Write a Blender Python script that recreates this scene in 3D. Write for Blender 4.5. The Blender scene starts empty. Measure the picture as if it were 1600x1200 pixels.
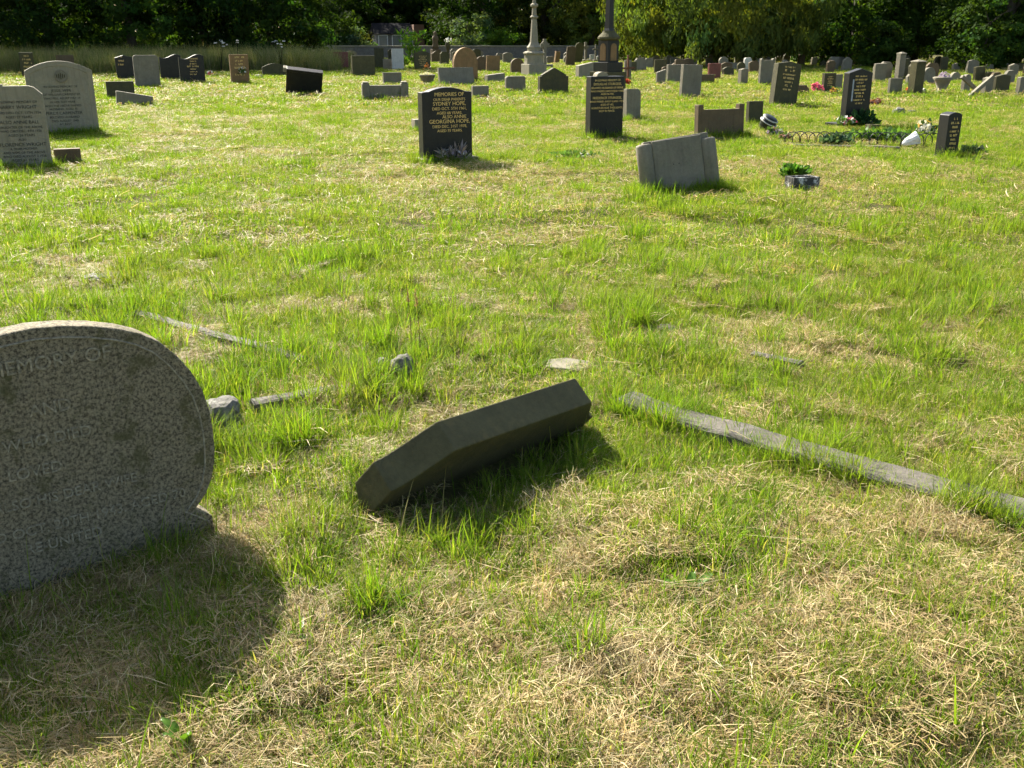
import bpy, bmesh, math, random
import numpy as np
from mathutils import Vector, Matrix, Euler

R_ = math.radians
rng = np.random.default_rng(7)
random.seed(7)
scene = bpy.context.scene
col = scene.collection

# ------------------------------------------------------------------ camera
FPX, CAMH = 1570.0, 1.6                      # focal length in pixels of the 1600 px photograph, eye height
PITCH = math.atan(540 / FPX)
cam_d = bpy.data.cameras.new("camera")
cam_d.sensor_width = 36.0
cam_d.lens = 36.0 * FPX / 1600
cam_d.clip_start = 0.05
cam_d.clip_end = 2000
cam = bpy.data.objects.new("camera", cam_d)
col.objects.link(cam)
cam.location = (0, 0, CAMH)
cam.rotation_euler = (math.pi / 2 - PITCH, 0, 0)
scene.camera = cam

# ------------------------------------------------------------------ light
SUN_AZ, SUN_EL = R_(36), R_(39)              # sun stands behind the graves, to their left
sun_dir = Vector((-math.sin(SUN_AZ) * math.cos(SUN_EL), math.cos(SUN_AZ) * math.cos(SUN_EL), math.sin(SUN_EL)))
world = bpy.data.worlds.new("World")
scene.world = world
world.use_nodes = True
wn = world.node_tree
wn.nodes.clear()
sky = wn.nodes.new("ShaderNodeTexSky")
sky.sky_type = 'NISHITA'
sky.sun_disc = False
sky.sun_elevation = SUN_EL
sky.sun_rotation = -SUN_AZ
sky.air_density = 1.0
sky.dust_density = 3.0
sky.ozone_density = 0.5
bg = wn.nodes.new("ShaderNodeBackground")
bg.inputs[1].default_value = 0.085
wo = wn.nodes.new("ShaderNodeOutputWorld")
wn.links.new(sky.outputs[0], bg.inputs[0])
wn.links.new(bg.outputs[0], wo.inputs[0])
sl = bpy.data.lights.new("sun", 'SUN')
sl.energy = 5.0
sl.angle = R_(0.53)
sl.color = (1.0, 0.94, 0.82)
sun = bpy.data.objects.new("sun", sl)
col.objects.link(sun)
sun.rotation_euler = sun_dir.to_track_quat('Z', 'Y').to_euler()
sun.location = (-20, 30, 40)
vs = scene.view_settings
vs.view_transform = 'Standard'
vs.look = 'None'
vs.exposure = 1.64
vs.gamma = 1.0
vs.use_curve_mapping = False
cy = scene.cycles
cy.max_bounces = 5
cy.diffuse_bounces = 3
cy.glossy_bounces = 2
cy.transmission_bounces = 3
cy.transparent_max_bounces = 6
cy.use_adaptive_sampling = True
cy.adaptive_threshold = 0.03

# ------------------------------------------------------------------ geometry of the view, used to survey positions on the ground
FW = Vector((0, math.cos(PITCH), -math.sin(PITCH)))
UP = Vector((0, math.sin(PITCH), math.cos(PITCH)))
EYE = Vector((0, 0, CAMH))

def ray(x, y):
    return FW + Vector((1, 0, 0)) * ((x - 800) / FPX) + UP * ((600 - y) / FPX)

def depth(p):
    return (Vector(p) - EYE).dot(FW)

def proj(p):
    q = Vector(p) - EYE
    d = q.dot(FW)
    return 800 + FPX * q.x / d, 600 - FPX * q.dot(UP) / d

# ---- value noise in numpy
_perm = np.random.default_rng(11).random((256, 256))
def vnoise(x, y):
    x = np.asarray(x, float); y = np.asarray(y, float)
    xi = np.floor(x).astype(int); yi = np.floor(y).astype(int)
    fx = x - xi; fy = y - yi
    fx = fx * fx * (3 - 2 * fx); fy = fy * fy * (3 - 2 * fy)
    a = _perm[xi & 255, yi & 255]; b = _perm[(xi + 1) & 255, yi & 255]
    c = _perm[xi & 255, (yi + 1) & 255]; d = _perm[(xi + 1) & 255, (yi + 1) & 255]
    return (a * (1 - fx) + b * fx) * (1 - fy) + (c * (1 - fx) + d * fx) * fy
def fbm(x, y, o=4):
    s = 0; a = 0.5; t = 0
    for k in range(o):
        s = s + a * vnoise(x * 2 ** k + 17.3 * k, y * 2 ** k + 5.1 * k); t += a; a *= 0.5
    return s / t

MOUNDS = [(-0.1, 3.75, 0.3, 0.05), (-0.5, 3.1, 0.22, -0.085), (-1.5, 2.55, 0.38, -0.075), (-1.03, 3.05, 0.15, -0.025), (0.45, 3.05, 0.35, 0.05), (-0.75, 3.05, 0.2, 0.02),
          (0.95, 2.8, 0.35, 0.03), (0.25, 9.6, 0.5, 0.08), (1.6, 3.0, 0.4, -0.02), (-0.2, 2.3, 0.3, 0.03)]
def hfun(x, y):
    x = np.asarray(x, float); y = np.asarray(y, float)
    h = (fbm(x * 0.35, y * 0.35, 3) - 0.5) * 0.10 + (fbm(x * 2.2 + 40, y * 2.2, 3) - 0.5) * 0.07 + (fbm(x * 6 + 9, y * 6 + 3, 2) - 0.5) * 0.065 * np.clip((11 - y) / 3, 0, 1) + np.clip(fbm(x * 3.1 + 51, y * 3.1 + 13, 2) - .55, 0, 1) * .16 * np.clip((9 - y) / 3, 0, 1) - 0.03 * np.clip((10 - y) / 2, 0, 1)
    for mx, my, r, a in MOUNDS:
        h = h + a * np.exp(-((x - mx) ** 2 + (y - my) ** 2) / (r * r))
    return h
def hz(x, y):
    return float(hfun(x, y))

def G(px, py, z=None):
    """ground point seen at a pixel of the photograph"""
    d = ray(px, py)
    zz = 0.0 if z is None else z
    for k in range(6):
        t = (zz - CAMH) / d.z
        p = EYE + d * t
        if z is not None:
            break
        zz = hz(p.x, p.y)
    return Vector((p.x, p.y, zz))

def ztop(p, py):
    """height of the point above p that is seen at row py"""
    lo, hi = p.z - 1, p.z + 30
    for k in range(50):
        m = (lo + hi) / 2
        if proj((p.x, p.y, m))[1] > py: lo = m
        else: hi = m
    return lo - p.z

# ------------------------------------------------------------------ materials
def nt_mat(name):
    m = bpy.data.materials.new(name)
    m.use_nodes = True
    nt = m.node_tree
    nt.nodes.clear()
    out = nt.nodes.new("ShaderNodeOutputMaterial")
    return m, nt, out

def nd(nt, typ, ins=None, **kw):
    n = nt.nodes.new(typ)
    for k, v in kw.items():
        setattr(n, k, v)
    for k, v in (ins or {}).items():
        s = n.inputs[k]
        if isinstance(v, bpy.types.NodeSocket): nt.links.new(v, s)
        else: s.default_value = v
    return n

def c4(c): return (c[0], c[1], c[2], 1.0)

def ramp(nt, fac, stops):
    r = nt.nodes.new("ShaderNodeValToRGB")
    nt.links.new(fac, r.inputs[0])
    e = r.color_ramp.elements
    while len(e) < len(stops): e.new(0.5)
    for i, (p, c) in enumerate(stops):
        e[i].position = p; e[i].color = c4(c) if len(c) == 3 else c
    return r.outputs[0]

def mixc(nt, fac, a, b, mode='MIX'):
    n = nt.nodes.new("ShaderNodeMix")
    n.data_type = 'RGBA'; n.blend_type = mode
    for s, v in ((n.inputs[0], fac), (n.inputs[6], a), (n.inputs[7], b)):
        if isinstance(v, bpy.types.NodeSocket): nt.links.new(v, s)
        elif isinstance(v, (int, float)): s.default_value = v
        else: s.default_value = c4(v)
    return n.outputs[2]

def mathn(nt, op, a, b=0.0):
    n = nt.nodes.new("ShaderNodeMath"); n.operation = op
    for i, v in enumerate((a, b)):
        if isinstance(v, bpy.types.NodeSocket): nt.links.new(v, n.inputs[i])
        else: n.inputs[i].default_value = v
    return n.outputs[0]

def stone_mat(name, base, vary=0.35, speck=0.0, speck_scale=160, lichen=(0.30, 0.30, 0.22), lichen_amt=0.25, rough=0.8, bump=0.4, stain=0.4, spec=0.3):
    m, nt, out = nt_mat(name)
    tc = nd(nt, "ShaderNodeTexCoord")
    oi = nd(nt, "ShaderNodeObjectInfo")
    off = nd(nt, "ShaderNodeVectorMath", {0: tc.outputs['Object'], 1: oi.outputs['Location']}, operation='ADD').outputs[0]
    n1 = nd(nt, "ShaderNodeTexNoise", {'Vector': off, 'Scale': 5.0, 'Detail': 8.0, 'Roughness': 0.65}).outputs[0]
    n2 = nd(nt, "ShaderNodeTexNoise", {'Vector': off, 'Scale': 38.0, 'Detail': 5.0, 'Roughness': 0.7}).outputs[0]
    n3 = nd(nt, "ShaderNodeTexNoise", {'Vector': off, 'Scale': float(speck_scale), 'Detail': 3.0, 'Roughness': 0.8}).outputs[0]
    b = Vector(base)
    dk, lt = b * (1 - vary), b * (1 + vary)
    c = ramp(nt, n1, [(0.3, dk), (0.5, b), (0.7, lt)])
    c = mixc(nt, 0.5, c, ramp(nt, n2, [(0.3, b * (1 - vary)), (0.7, b * (1 + vary))]))
    if speck > 0:
        s = ramp(nt, n3, [(0.36, b * (1 - speck)), (0.47, b), (0.60, b * (1 + speck) + Vector((.03, .026, .016)))])
        c = mixc(nt, 0.8, c, s)
    # rain streaks down the face and growth of lichen
    mp = nd(nt, "ShaderNodeMapping", {'Vector': off, 'Scale': (26.0, 26.0, 1.6)})
    st = nd(nt, "ShaderNodeTexNoise", {'Vector': mp.outputs[0], 'Scale': 1.0, 'Detail': 4.0, 'Roughness': 0.6}).outputs[0]
    c = mixc(nt, mathn(nt, 'MULTIPLY', ramp(nt, st, [(0.5, (0, 0, 0)), (0.72, (1, 1, 1))]), stain), c, b * 0.38)
    li = nd(nt, "ShaderNodeTexNoise", {'Vector': off, 'Scale': 9.0, 'Detail': 9.0, 'Roughness': 0.75, 'Distortion': 0.4}).outputs[0]
    c = mixc(nt, mathn(nt, 'MULTIPLY', ramp(nt, li, [(0.53, (0, 0, 0)), (0.63, (1, 1, 1))]), lichen_amt), c, lichen)
    hsum = mathn(nt, 'ADD', mathn(nt, 'MULTIPLY', n2, 1.0), mathn(nt, 'MULTIPLY', n3, 0.8 if speck > 0 else 0.4))
    bp = nd(nt, "ShaderNodeBump", {'Height': hsum, 'Strength': bump, 'Distance': 0.006})
    rg = ramp(nt, n2, [(0.3, (rough * .85,) * 3), (0.7, (min(1, rough * 1.15),) * 3)])
    p = nd(nt, "ShaderNodeBsdfPrincipled", {'Base Color': c, 'Roughness': rg, 'Normal': bp.outputs[0], 'Specular IOR Level': spec})
    nt.links.new(p.outputs[0], out.inputs[0])
    return m

def plain_mat(name, colr, rough=0.6, vary=0.3, scale=30, spec=0.3, metal=0.0, trans=0.0):
    m, nt, out = nt_mat(name)
    tc = nd(nt, "ShaderNodeTexCoord")
    n = nd(nt, "ShaderNodeTexNoise", {'Vector': tc.outputs['Object'], 'Scale': float(scale), 'Detail': 4.0}).outputs[0]
    b = Vector(colr)
    c = ramp(nt, n, [(0.3, b * (1 - vary)), (0.7, b * (1 + vary))])
    p = nd(nt, "ShaderNodeBsdfPrincipled", {'Base Color': c, 'Roughness': rough, 'Specular IOR Level': spec, 'Metallic': metal})
    sh = p.outputs[0]
    if trans > 0:
        t = nd(nt, "ShaderNodeBsdfTranslucent", {'Color': c})
        sh = nd(nt, "ShaderNodeMixShader", {0: trans, 1: sh, 2: t.outputs[0]}).outputs[0]
    nt.links.new(sh, out.inputs[0])
    return m

def leaf_mat(name, trans=0.45, rough=0.45, spec=0.25, world_var=None, tint=(1.25, 1.15, 0.6)):
    """blade or leaf: colour from the 'col' attribute, varied over the ground, lit through from behind"""
    m, nt, out = nt_mat(name)
    at = nd(nt, "ShaderNodeAttribute", attribute_name="col")
    c = at.outputs['Color']
    oi = nd(nt, "ShaderNodeObjectInfo")
    c = mixc(nt, 1.0, c, ramp(nt, oi.outputs['Random'], [(0, (0.8, 0.82, 0.8)), (1, (1.18, 1.15, 1.1))]), 'MULTIPLY')
    if world_var:
        ge = nd(nt, "ShaderNodeNewGeometry")
        for sc, amt, cc in world_var:
            n = nd(nt, "ShaderNodeTexNoise", {'Vector': ge.outputs['Position'], 'Scale': sc, 'Detail': 3.0, 'Roughness': 0.6}).outputs[0]
            c = mixc(nt, mathn(nt, 'MULTIPLY', ramp(nt, n, [(0.45, (0, 0, 0)), (0.62, (1, 1, 1))]), amt), c, cc)
    p = nd(nt, "ShaderNodeBsdfPrincipled", {'Base Color': c, 'Roughness': rough, 'Specular IOR Level': spec})
    tcol = mixc(nt, 1.0, c, tint, 'MULTIPLY')
    t = nd(nt, "ShaderNodeBsdfTranslucent", {'Color': tcol})
    s = nd(nt, "ShaderNodeMixShader", {0: trans, 1: p.outputs[0], 2: t.outputs[0]})
    nt.links.new(s.outputs[0], out.inputs[0])
    return m

M = {}
M['granite'] = stone_mat('speckled_grey_granite', (0.14, 0.12, 0.077), vary=0.36, speck=0.85, speck_scale=96, lichen=(0.07, 0.068, 0.025), lichen_amt=0.8, rough=0.85, bump=0.55, stain=0.1)
M['grey'] = stone_mat('weathered_grey_stone', (0.185, 0.166, 0.118), vary=0.35, lichen=(0.16, 0.17, 0.11), lichen_amt=0.5, stain=0.3)
M['beige'] = stone_mat('pale_beige_stone', (0.25, 0.225, 0.155), vary=0.2, lichen=(0.18, 0.17, 0.11), lichen_amt=0.5, stain=0.35)
M['white'] = stone_mat('white_marble', (0.52, 0.50, 0.43), vary=0.15, lichen=(0.3, 0.3, 0.25), lichen_amt=0.3, stain=0.3)
M['black'] = stone_mat('polished_dark_stone', (0.017, 0.017, 0.014), vary=0.4, lichen=(0.032, 0.031, 0.018), lichen_amt=0.5, rough=0.42, bump=0.1, stain=0.3, spec=0.3)
M['slate'] = stone_mat('dark_green_slate', (0.088, 0.082, 0.042), vary=0.35, lichen=(0.13, 0.11, 0.05), lichen_amt=0.6, rough=0.8, bump=0.8, stain=0.15, spec=0.08)
M['brown'] = stone_mat('brown_sandstone', (0.12, 0.085, 0.045), vary=0.3, lichen=(0.10, 0.10, 0.045), lichen_amt=0.5, stain=0.4)
M['ochre'] = stone_mat('ochre_sandstone', (0.23, 0.14, 0.06), vary=0.3, lichen=(0.13, 0.12, 0.05), lichen_amt=0.4, stain=0.4)
M['olive'] = stone_mat('mossy_dark_stone', (0.065, 0.06, 0.028), vary=0.35, lichen=(0.11, 0.10, 0.03), lichen_amt=0.6, stain=0.3)
M['red'] = stone_mat('red_granite', (0.17, 0.055, 0.04), vary=0.3, lichen=(0.12, 0.07, 0.05), lichen_amt=0.3, rough=0.5, bump=0.15)
M['kerb'] = stone_mat('weathered_kerb_stone', (0.105, 0.094, 0.075), vary=0.6, lichen=(0.19, 0.18, 0.145), lichen_amt=0.5, stain=0.3, bump=0.9)
M['rock'] = stone_mat('lichened_rock', (0.12, 0.115, 0.095), vary=0.6, lichen=(0.31, 0.31, 0.26), lichen_amt=0.7, stain=0.0, bump=1.0)
M['gold'] = plain_mat('gold_lettering', (0.78, 0.54, 0.17), rough=0.4, vary=0.15, spec=0.5)
M['lead'] = plain_mat('dark_lettering', (0.035, 0.035, 0.03), rough=0.7)
M['letter_relief'] = plain_mat('lit_worn_lettering', (0.25, 0.225, 0.155), rough=0.85, vary=0.5, scale=90)  # paler than the granite: light catching the raised relief is put into the colour
M['silver'] = plain_mat('silver_lettering', (0.35, 0.38, 0.42), rough=0.35)
M['wire'] = plain_mat('black_painted_wire', (0.02, 0.022, 0.02), rough=0.45)
M['wood'] = plain_mat('weathered_wood', (0.13, 0.06, 0.03), rough=0.8, scale=20)
M['bark'] = stone_mat('tree_bark', (0.055, 0.045, 0.03), vary=0.4, lichen=(0.07, 0.08, 0.04), lichen_amt=0.4, bump=1.0, stain=0.5)
M['pot'] = stone_mat('dark_glazed_pot', (0.02, 0.024, 0.022), vary=0.3, lichen_amt=0.1, rough=0.4, bump=0.1)
M['pot_rim'] = stone_mat('pale_ridge_stone', (0.5, 0.5, 0.44), vary=0.2, lichen_amt=0.3)
M['flake'] = stone_mat('flaking_painted_trough', (0.05, 0.05, 0.045), vary=0.4, lichen=(0.65, 0.65, 0.62), lichen_amt=0.9, bump=0.6)
for nm, cc in dict(pf_white=(0.75, 0.74, 0.68), pf_yellow=(0.70, 0.48, 0.08), pf_pink=(0.72, 0.16, 0.24), pf_orange=(0.65, 0.16, 0.04), pf_red=(0.5, 0.04, 0.04),
                   pf_cream=(0.72, 0.68, 0.48), pf_lilac=(0.42, 0.34, 0.42), pf_dead=(0.26, 0.14, 0.10), pf_rust=(0.36, 0.13, 0.03)).items():
    M[nm] = plain_mat(nm.replace('pf', 'petal'), cc, rough=0.7, vary=0.2, trans=0.35)
M['plastic'] = plain_mat('crumpled_white_wrapper', (0.78, 0.78, 0.78), rough=0.35, vary=0.1, trans=0.2)
M['grass'] = leaf_mat('grass_blade', 0.5, rough=0.6, spec=0.08, tint=(1.22, 1.3, 0.42), world_var=[(0.9, 0.35, (0.215, 0.22, 0.045)), (0.23, 0.3, (0.16, 0.245, 0.025)), (2.7, 0.3, (0.10, 0.195, 0.018))])
M['straw'] = leaf_mat('dry_straw', 0.3, rough=0.55, spec=0.3, world_var=[(1.3, 0.3, (0.37, 0.27, 0.125))], tint=(1.1, 1.0, 0.8))
M['leaf'] = leaf_mat('tree_leaf', 0.35, rough=0.75, spec=0.06, tint=(1.7, 1.7, 0.45))
M['weed'] = leaf_mat('broad_leaf', 0.4, rough=0.4, spec=0.35)
M['tallgrass'] = leaf_mat('tall_meadow_grass', 0.4, tint=(1.2, 1.15, 0.6))
M['house_wall'] = plain_mat('house_render', (0.20, 0.19, 0.17), rough=0.9)
M['house_brick'] = plain_mat('house_brick', (0.20, 0.11, 0.07), rough=0.9)
M['house_roof'] = plain_mat('house_roof', (0.014, 0.014, 0.015), rough=0.95, spec=0.05)
M['glass'] = plain_mat('window_glass', (0.18, 0.2, 0.19), rough=0.08, spec=0.6)
M['frame'] = plain_mat('white_window_frame', (0.7, 0.7, 0.66), rough=0.5)

# ------------------------------------------------------------------ object helpers
def prop(o, label=None, cat=None, group=None, kind=None):
    if label: o['label'] = label
    if cat: o['category'] = cat
    if group: o['group'] = group
    if kind: o['kind'] = kind
    return o

def empty(name, loc, rot=(0, 0, 0)):
    o = bpy.data.objects.new(name, None)
    o.empty_display_size = 0.1
    col.objects.link(o)
    o.location = loc
    o.rotation_euler = rot
    return o

def mobj(name, me, mat=None, parent=None, loc=None, rot=None):
    o = bpy.data.objects.new(name, me)
    col.objects.link(o)
    if mat is not None and not me.materials:
        me.materials.append(mat)
    if parent is not None: o.parent = parent
    if loc is not None: o.location = loc
    if rot is not None: o.rotation_euler = rot
    return o

def bm_mesh(bm, name='mesh', smooth=False):
    me = bpy.data.meshes.new(name)
    bm.normal_update()
    bm.to_mesh(me); bm.free()
    if smooth:
        me.polygons.foreach_set('use_smooth', [True] * len(me.polygons))
    return me

def arr_mesh(name, verts, faces, cols=None, smooth=False):
    me = bpy.data.meshes.new(name)
    me.from_pydata([tuple(v) for v in verts], [], faces)
    if cols is not None:
        a = me.color_attributes.new("col", 'FLOAT_COLOR', 'POINT')
        a.data.foreach_set('color', np.asarray(cols, np.float32).ravel())
    if smooth:
        me.polygons.foreach_set('use_smooth', [True] * len(me.polygons))
    return me

def quad_mesh(name, V, C):
    """V (n,4,3) quads, C (n,3) colour of each"""
    n = len(V)
    me = bpy.data.meshes.new(name)
    me.vertices.add(n * 4); me.loops.add(n * 4); me.polygons.add(n)
    me.vertices.foreach_set('co', V.astype(np.float32).ravel())
    me.loops.foreach_set('vertex_index', np.arange(n * 4, dtype=np.int32))
    me.polygons.foreach_set('loop_start', np.arange(0, n * 4, 4, dtype=np.int32))
    me.polygons.foreach_set('loop_total', np.full(n, 4, np.int32))
    a = me.color_attributes.new("col", 'FLOAT_COLOR', 'POINT')
    cc = np.ones((n, 4, 4), np.float32); cc[:, :, :3] = C[:, None, :]
    a.data.foreach_set('color', cc.ravel())
    me.update()
    return me

def slab_bm(outline, t, bev=0.008, seg=2, groove=None, panel=None):
    """upright slab: outline in (x,z), thickness t along y, front at y=-t/2"""
    bm = bmesh.new()
    fv = [bm.verts.new((x, -t / 2, z)) for x, z in outline]
    bv = [bm.verts.new((x, t / 2, z)) for x, z in outline]
    n = len(outline)
    ff = bm.faces.new(fv)
    fb = bm.faces.new(bv[::-1])
    for i in range(n):
        j = (i + 1) % n
        bm.faces.new((fv[j], fv[i], bv[i], bv[j]))
    bmesh.ops.recalc_face_normals(bm, faces=bm.faces[:])
    if bev > 0:
        es = set(ff.edges) | set(fb.edges)
        for i in range(n):
            j = (i + 1) % n; k = (i - 1) % n
            a = Vector((outline[i][0] - outline[k][0], outline[i][1] - outline[k][1])); b = Vector((outline[j][0] - outline[i][0], outline[j][1] - outline[i][1]))
            if a.length > 0 and b.length > 0 and a.angle(b, 0) > R_(40):
                e = bm.edges.get((fv[i], bv[i]))
                if e: es.add(e)
        bmesh.ops.bevel(bm, geom=list(es), offset=bev, segments=seg, profile=0.5, affect='EDGES', clamp_overlap=True)
    front = [f for f in bm.faces if f.normal.y < -0.99]
    front.sort(key=lambda f: -f.calc_area())
    if front and groove:
        w, gw, gd = groove
        f = front[0]
        bmesh.ops.inset_region(bm, faces=[f], thickness=w, depth=0, use_even_offset=True)
        bmesh.ops.inset_region(bm, faces=[f], thickness=gw, depth=-gd, use_even_offset=True)
        bmesh.ops.inset_region(bm, faces=[f], thickness=gw, depth=gd, use_even_offset=True)
    if front and panel:
        w, gw, gd = panel
        f = front[0]
        bmesh.ops.inset_region(bm, faces=[f], thickness=w, depth=0, use_even_offset=True)
        bmesh.ops.inset_region(bm, faces=[f], thickness=gw, depth=-gd, use_even_offset=True)
    return bm

def box_bm(bm, x0, x1, y0, y1, z0, z1, bev=0.0):
    b = bmesh.new()
    bmesh.ops.create_cube(b, size=1)
    for v in b.verts:
        v.co = Vector((x0 + (v.co.x + .5) * (x1 - x0), y0 + (v.co.y + .5) * (y1 - y0), z0 + (v.co.z + .5) * (z1 - z0)))
    if bev > 0:
        bmesh.ops.bevel(b, geom=b.edges[:], offset=bev, segments=2, profile=0.5, affect='EDGES')
    me = bpy.data.meshes.new('tmp'); b.to_mesh(me); b.free()
    bm.from_mesh(me); bpy.data.meshes.remove(me)
    return bm

def box(name, dims, mat, parent=None, bev=0.006):
    bm = box_bm(bmesh.new(), *dims, bev=bev)
    return mobj(name, bm_mesh(bm, name), mat, parent)

def lathe_bm(profile, n=24, square=False):
    bm = bmesh.new()
    rings = []
    for r, z in profile:
        rings.append([bm.verts.new((r * math.cos(2 * math.pi * (i + .5) / n), r * math.sin(2 * math.pi * (i + .5) / n), z)) for i in range(n)])
    for a, b in zip(rings, rings[1:]):
        for i in range(n):
            j = (i + 1) % n
            bm.faces.new((a[i], a[j], b[j], b[i]))
    bm.faces.new(rings[0][::-1]); bm.faces.new(rings[-1])
    return bm

# ---- outlines of headstones, width w, height h, foot at z=-d
def outline(kind, w, h, d=0.15):
    a = w / 2
    def arc(cx, cz, r, a0, a1, n=14, sx=1.0):
        return [(cx + sx * r * math.cos(R_(a0 + (a1 - a0) * i / n)), cz + r * math.sin(R_(a0 + (a1 - a0) * i / n))) for i in range(n + 1)]
    bot = [(-a, -d), (a, -d)]
    if kind == 'flat': top = [(a, h), (-a, h)]
    elif kind == 'slant_up': top = [(a, h), (-a, h * 0.8)]
    elif kind == 'slant_down': top = [(a, h * 0.75), (-a, h)]
    elif kind == 'round': top = [(a * math.cos(R_(t)), h - a * .85 + a * .85 * math.sin(R_(t))) for t in range(0, 181, 10)]
    elif kind == 'segment':
        s = 0.30 * a
        top = [(a * math.cos(math.pi * i / 16), h - s + s * math.sin(math.pi * i / 16)) for i in range(17)]
        top = [(x, h - s * (x / a) ** 2) for x in np.linspace(a, -a, 17)]
    elif kind == 'segment_shoulder':
        s = 0.15 * a; b = a * 0.74
        top = [(a, h - s * 1.15)] + [(x, h - s * (x / b) ** 2) for x in np.linspace(b, -b, 15)] + [(-a, h - s * 1.15)]
    elif kind == 'peak': top = [(a, h - 0.28 * a), (0.0, h), (-a, h - 0.28 * a)]
    elif kind == 'low_peak': top = [(a, h - 0.15 * a), (0.05 * a, h), (-a, h - 0.2 * a)]
    elif kind == 'gable':
        top = [(a, h - 0.62 * a), (a, h - .5 * a), (a * .86, h - 0.5 * a), (a * .86, h - .42 * a), (0.06 * a, h), (-.06 * a, h), (-a * .86, h - .42 * a), (-a * .86, h - .5 * a), (-a, h - .5 * a), (-a, h - 0.62 * a)]
    elif kind == 'gothic':
        top = [(a, h - 1.3 * a)] + [(a * math.cos(R_(t)) ** 1.0, h - 1.3 * a + 1.3 * a * math.sin(R_(t)) ** .9) for t in range(8, 90, 8)] + [(0, h)]
        top = top + [(-x, z) for x, z in reversed(top[:-1])]
    elif kind == 'ogee':
        half = []
        for i in range(13):
            t = i / 12
            half.append((a * (1 - t), h - 0.5 * a * (0.5 + 0.5 * math.cos(math.pi * t))))
        top = half + [(-x, z) for x, z in reversed(half[:-1])]
    elif kind == 'wave':
        top = [(x, h - 0.09 * w * (1 - math.sin(math.pi * (x / a) * 0.9)) - 0.02 * w) for x in np.linspace(a, -a, 19)]
    elif kind == 'shoulder':
        b = a * 0.70; s = 0.3 * a
        top = [(a, h - s)] + [(b + (a - b) * (1 - math.sin(R_(t))), h - s + s * (1 - math.cos(R_(t)))) for t in range(10, 91, 16)] + [(b, h)]
        top = top + [(-x, z) for x, z in reversed(top)]
    elif kind == 'round_corner':
        r = 0.25 * a
        top = arc(a - r, h - r, r, 0, 90, 6) + arc(-a + r, h - r, r, 90, 180, 6)
    elif kind == 'chamfer': top = [(a, h - .45 * a), (a * .55, h), (-a * .55, h), (-a, h - .45 * a)]
    elif kind == 'chamfer_one': top = [(a, h - .34 * a), (a * .7, h - .06 * a), (a * .5, h), (-a, h)]
    elif kind == 'posts':
        b = a * .78
        top = [(a, h), (b, h), (b, h * .86), (-b, h * .86), (-b, h), (-a, h)]
    elif kind == 'knobs':
        k = a * .36
        top = [(a, h - .08)] + arc(a - k / 2, h - .08, k / 2, 0, 180, 6) + arc(-a + k / 2, h - .08, k / 2, 0, 180, 6) + [(-a, h - .08)]
    else: raise ValueError(kind)
    out = []
    for p in bot + top:
        if not out or (abs(out[-1][0] - p[0]) + abs(out[-1][1] - p[1])) > 1e-4: out.append(p)
    return out

def text_mesh(body, size, extrude=0.0015, align='CENTER', spacing=1.0, line=1.0, shear=0.0):
    cu = bpy.data.curves.new('txt', 'FONT')
    cu.body = body; cu.size = size; cu.align_x = align; cu.extrude = extrude
    cu.space_character = spacing; cu.space_line = line; cu.resolution_u = 3; cu.shear = shear
    o = bpy.data.objects.new('txt', cu)
    col.objects.link(o)
    bpy.context.view_layer.update()
    me = bpy.data.meshes.new_from_object(o.evaluated_get(bpy.context.evaluated_depsgraph_get()))
    bpy.data.objects.remove(o)
    me.materials.clear()
    return me

def lines_mesh(lines, extrude=0.0015):
    """lines: (text, size, x, z); all in one inscription lying in the xz plane"""
    bm = bmesh.new()
    for body, size, x, z in lines:
        me = text_mesh(body, size, extrude)
        for v in me.vertices: v.co = Vector((v.co.x + x, -v.co.z, v.co.y + z))
        bm.from_mesh(me); bpy.data.meshes.remove(me)
    return bm_mesh(bm, 'inscription')

def scrawl_mesh(w, z1, z0, rows, seed, d=0.002):
    """rows of letters too small to read: short upright strokes grouped in words"""
    r = random.Random(seed)
    bm = bmesh.new()
    for i in range(rows):
        z = z1 + (z0 - z1) * i / max(1, rows - 1)
        hh = (z1 - z0) / rows * r.uniform(.42, .62)
        ww = w * r.uniform(.45, 1.0)
        x = -ww / 2
        while x < ww / 2:
            L = hh * r.uniform(.45, .8)
            if r.random() < .82:
                k = r.random()
                box_bm(bm, x, x + L * .3, -d, d, z, z + hh)
                if k < .6: box_bm(bm, x + L * .31, x + L * .8, -d * .9, d * .9, z + hh * .7, z + hh)
                if k > .3: box_bm(bm, x + L * .31, x + L * .8, -d * .9, d * .9, z, z + hh * .28)
            x += L
    return bm_mesh(bm, 'inscription')

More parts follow.
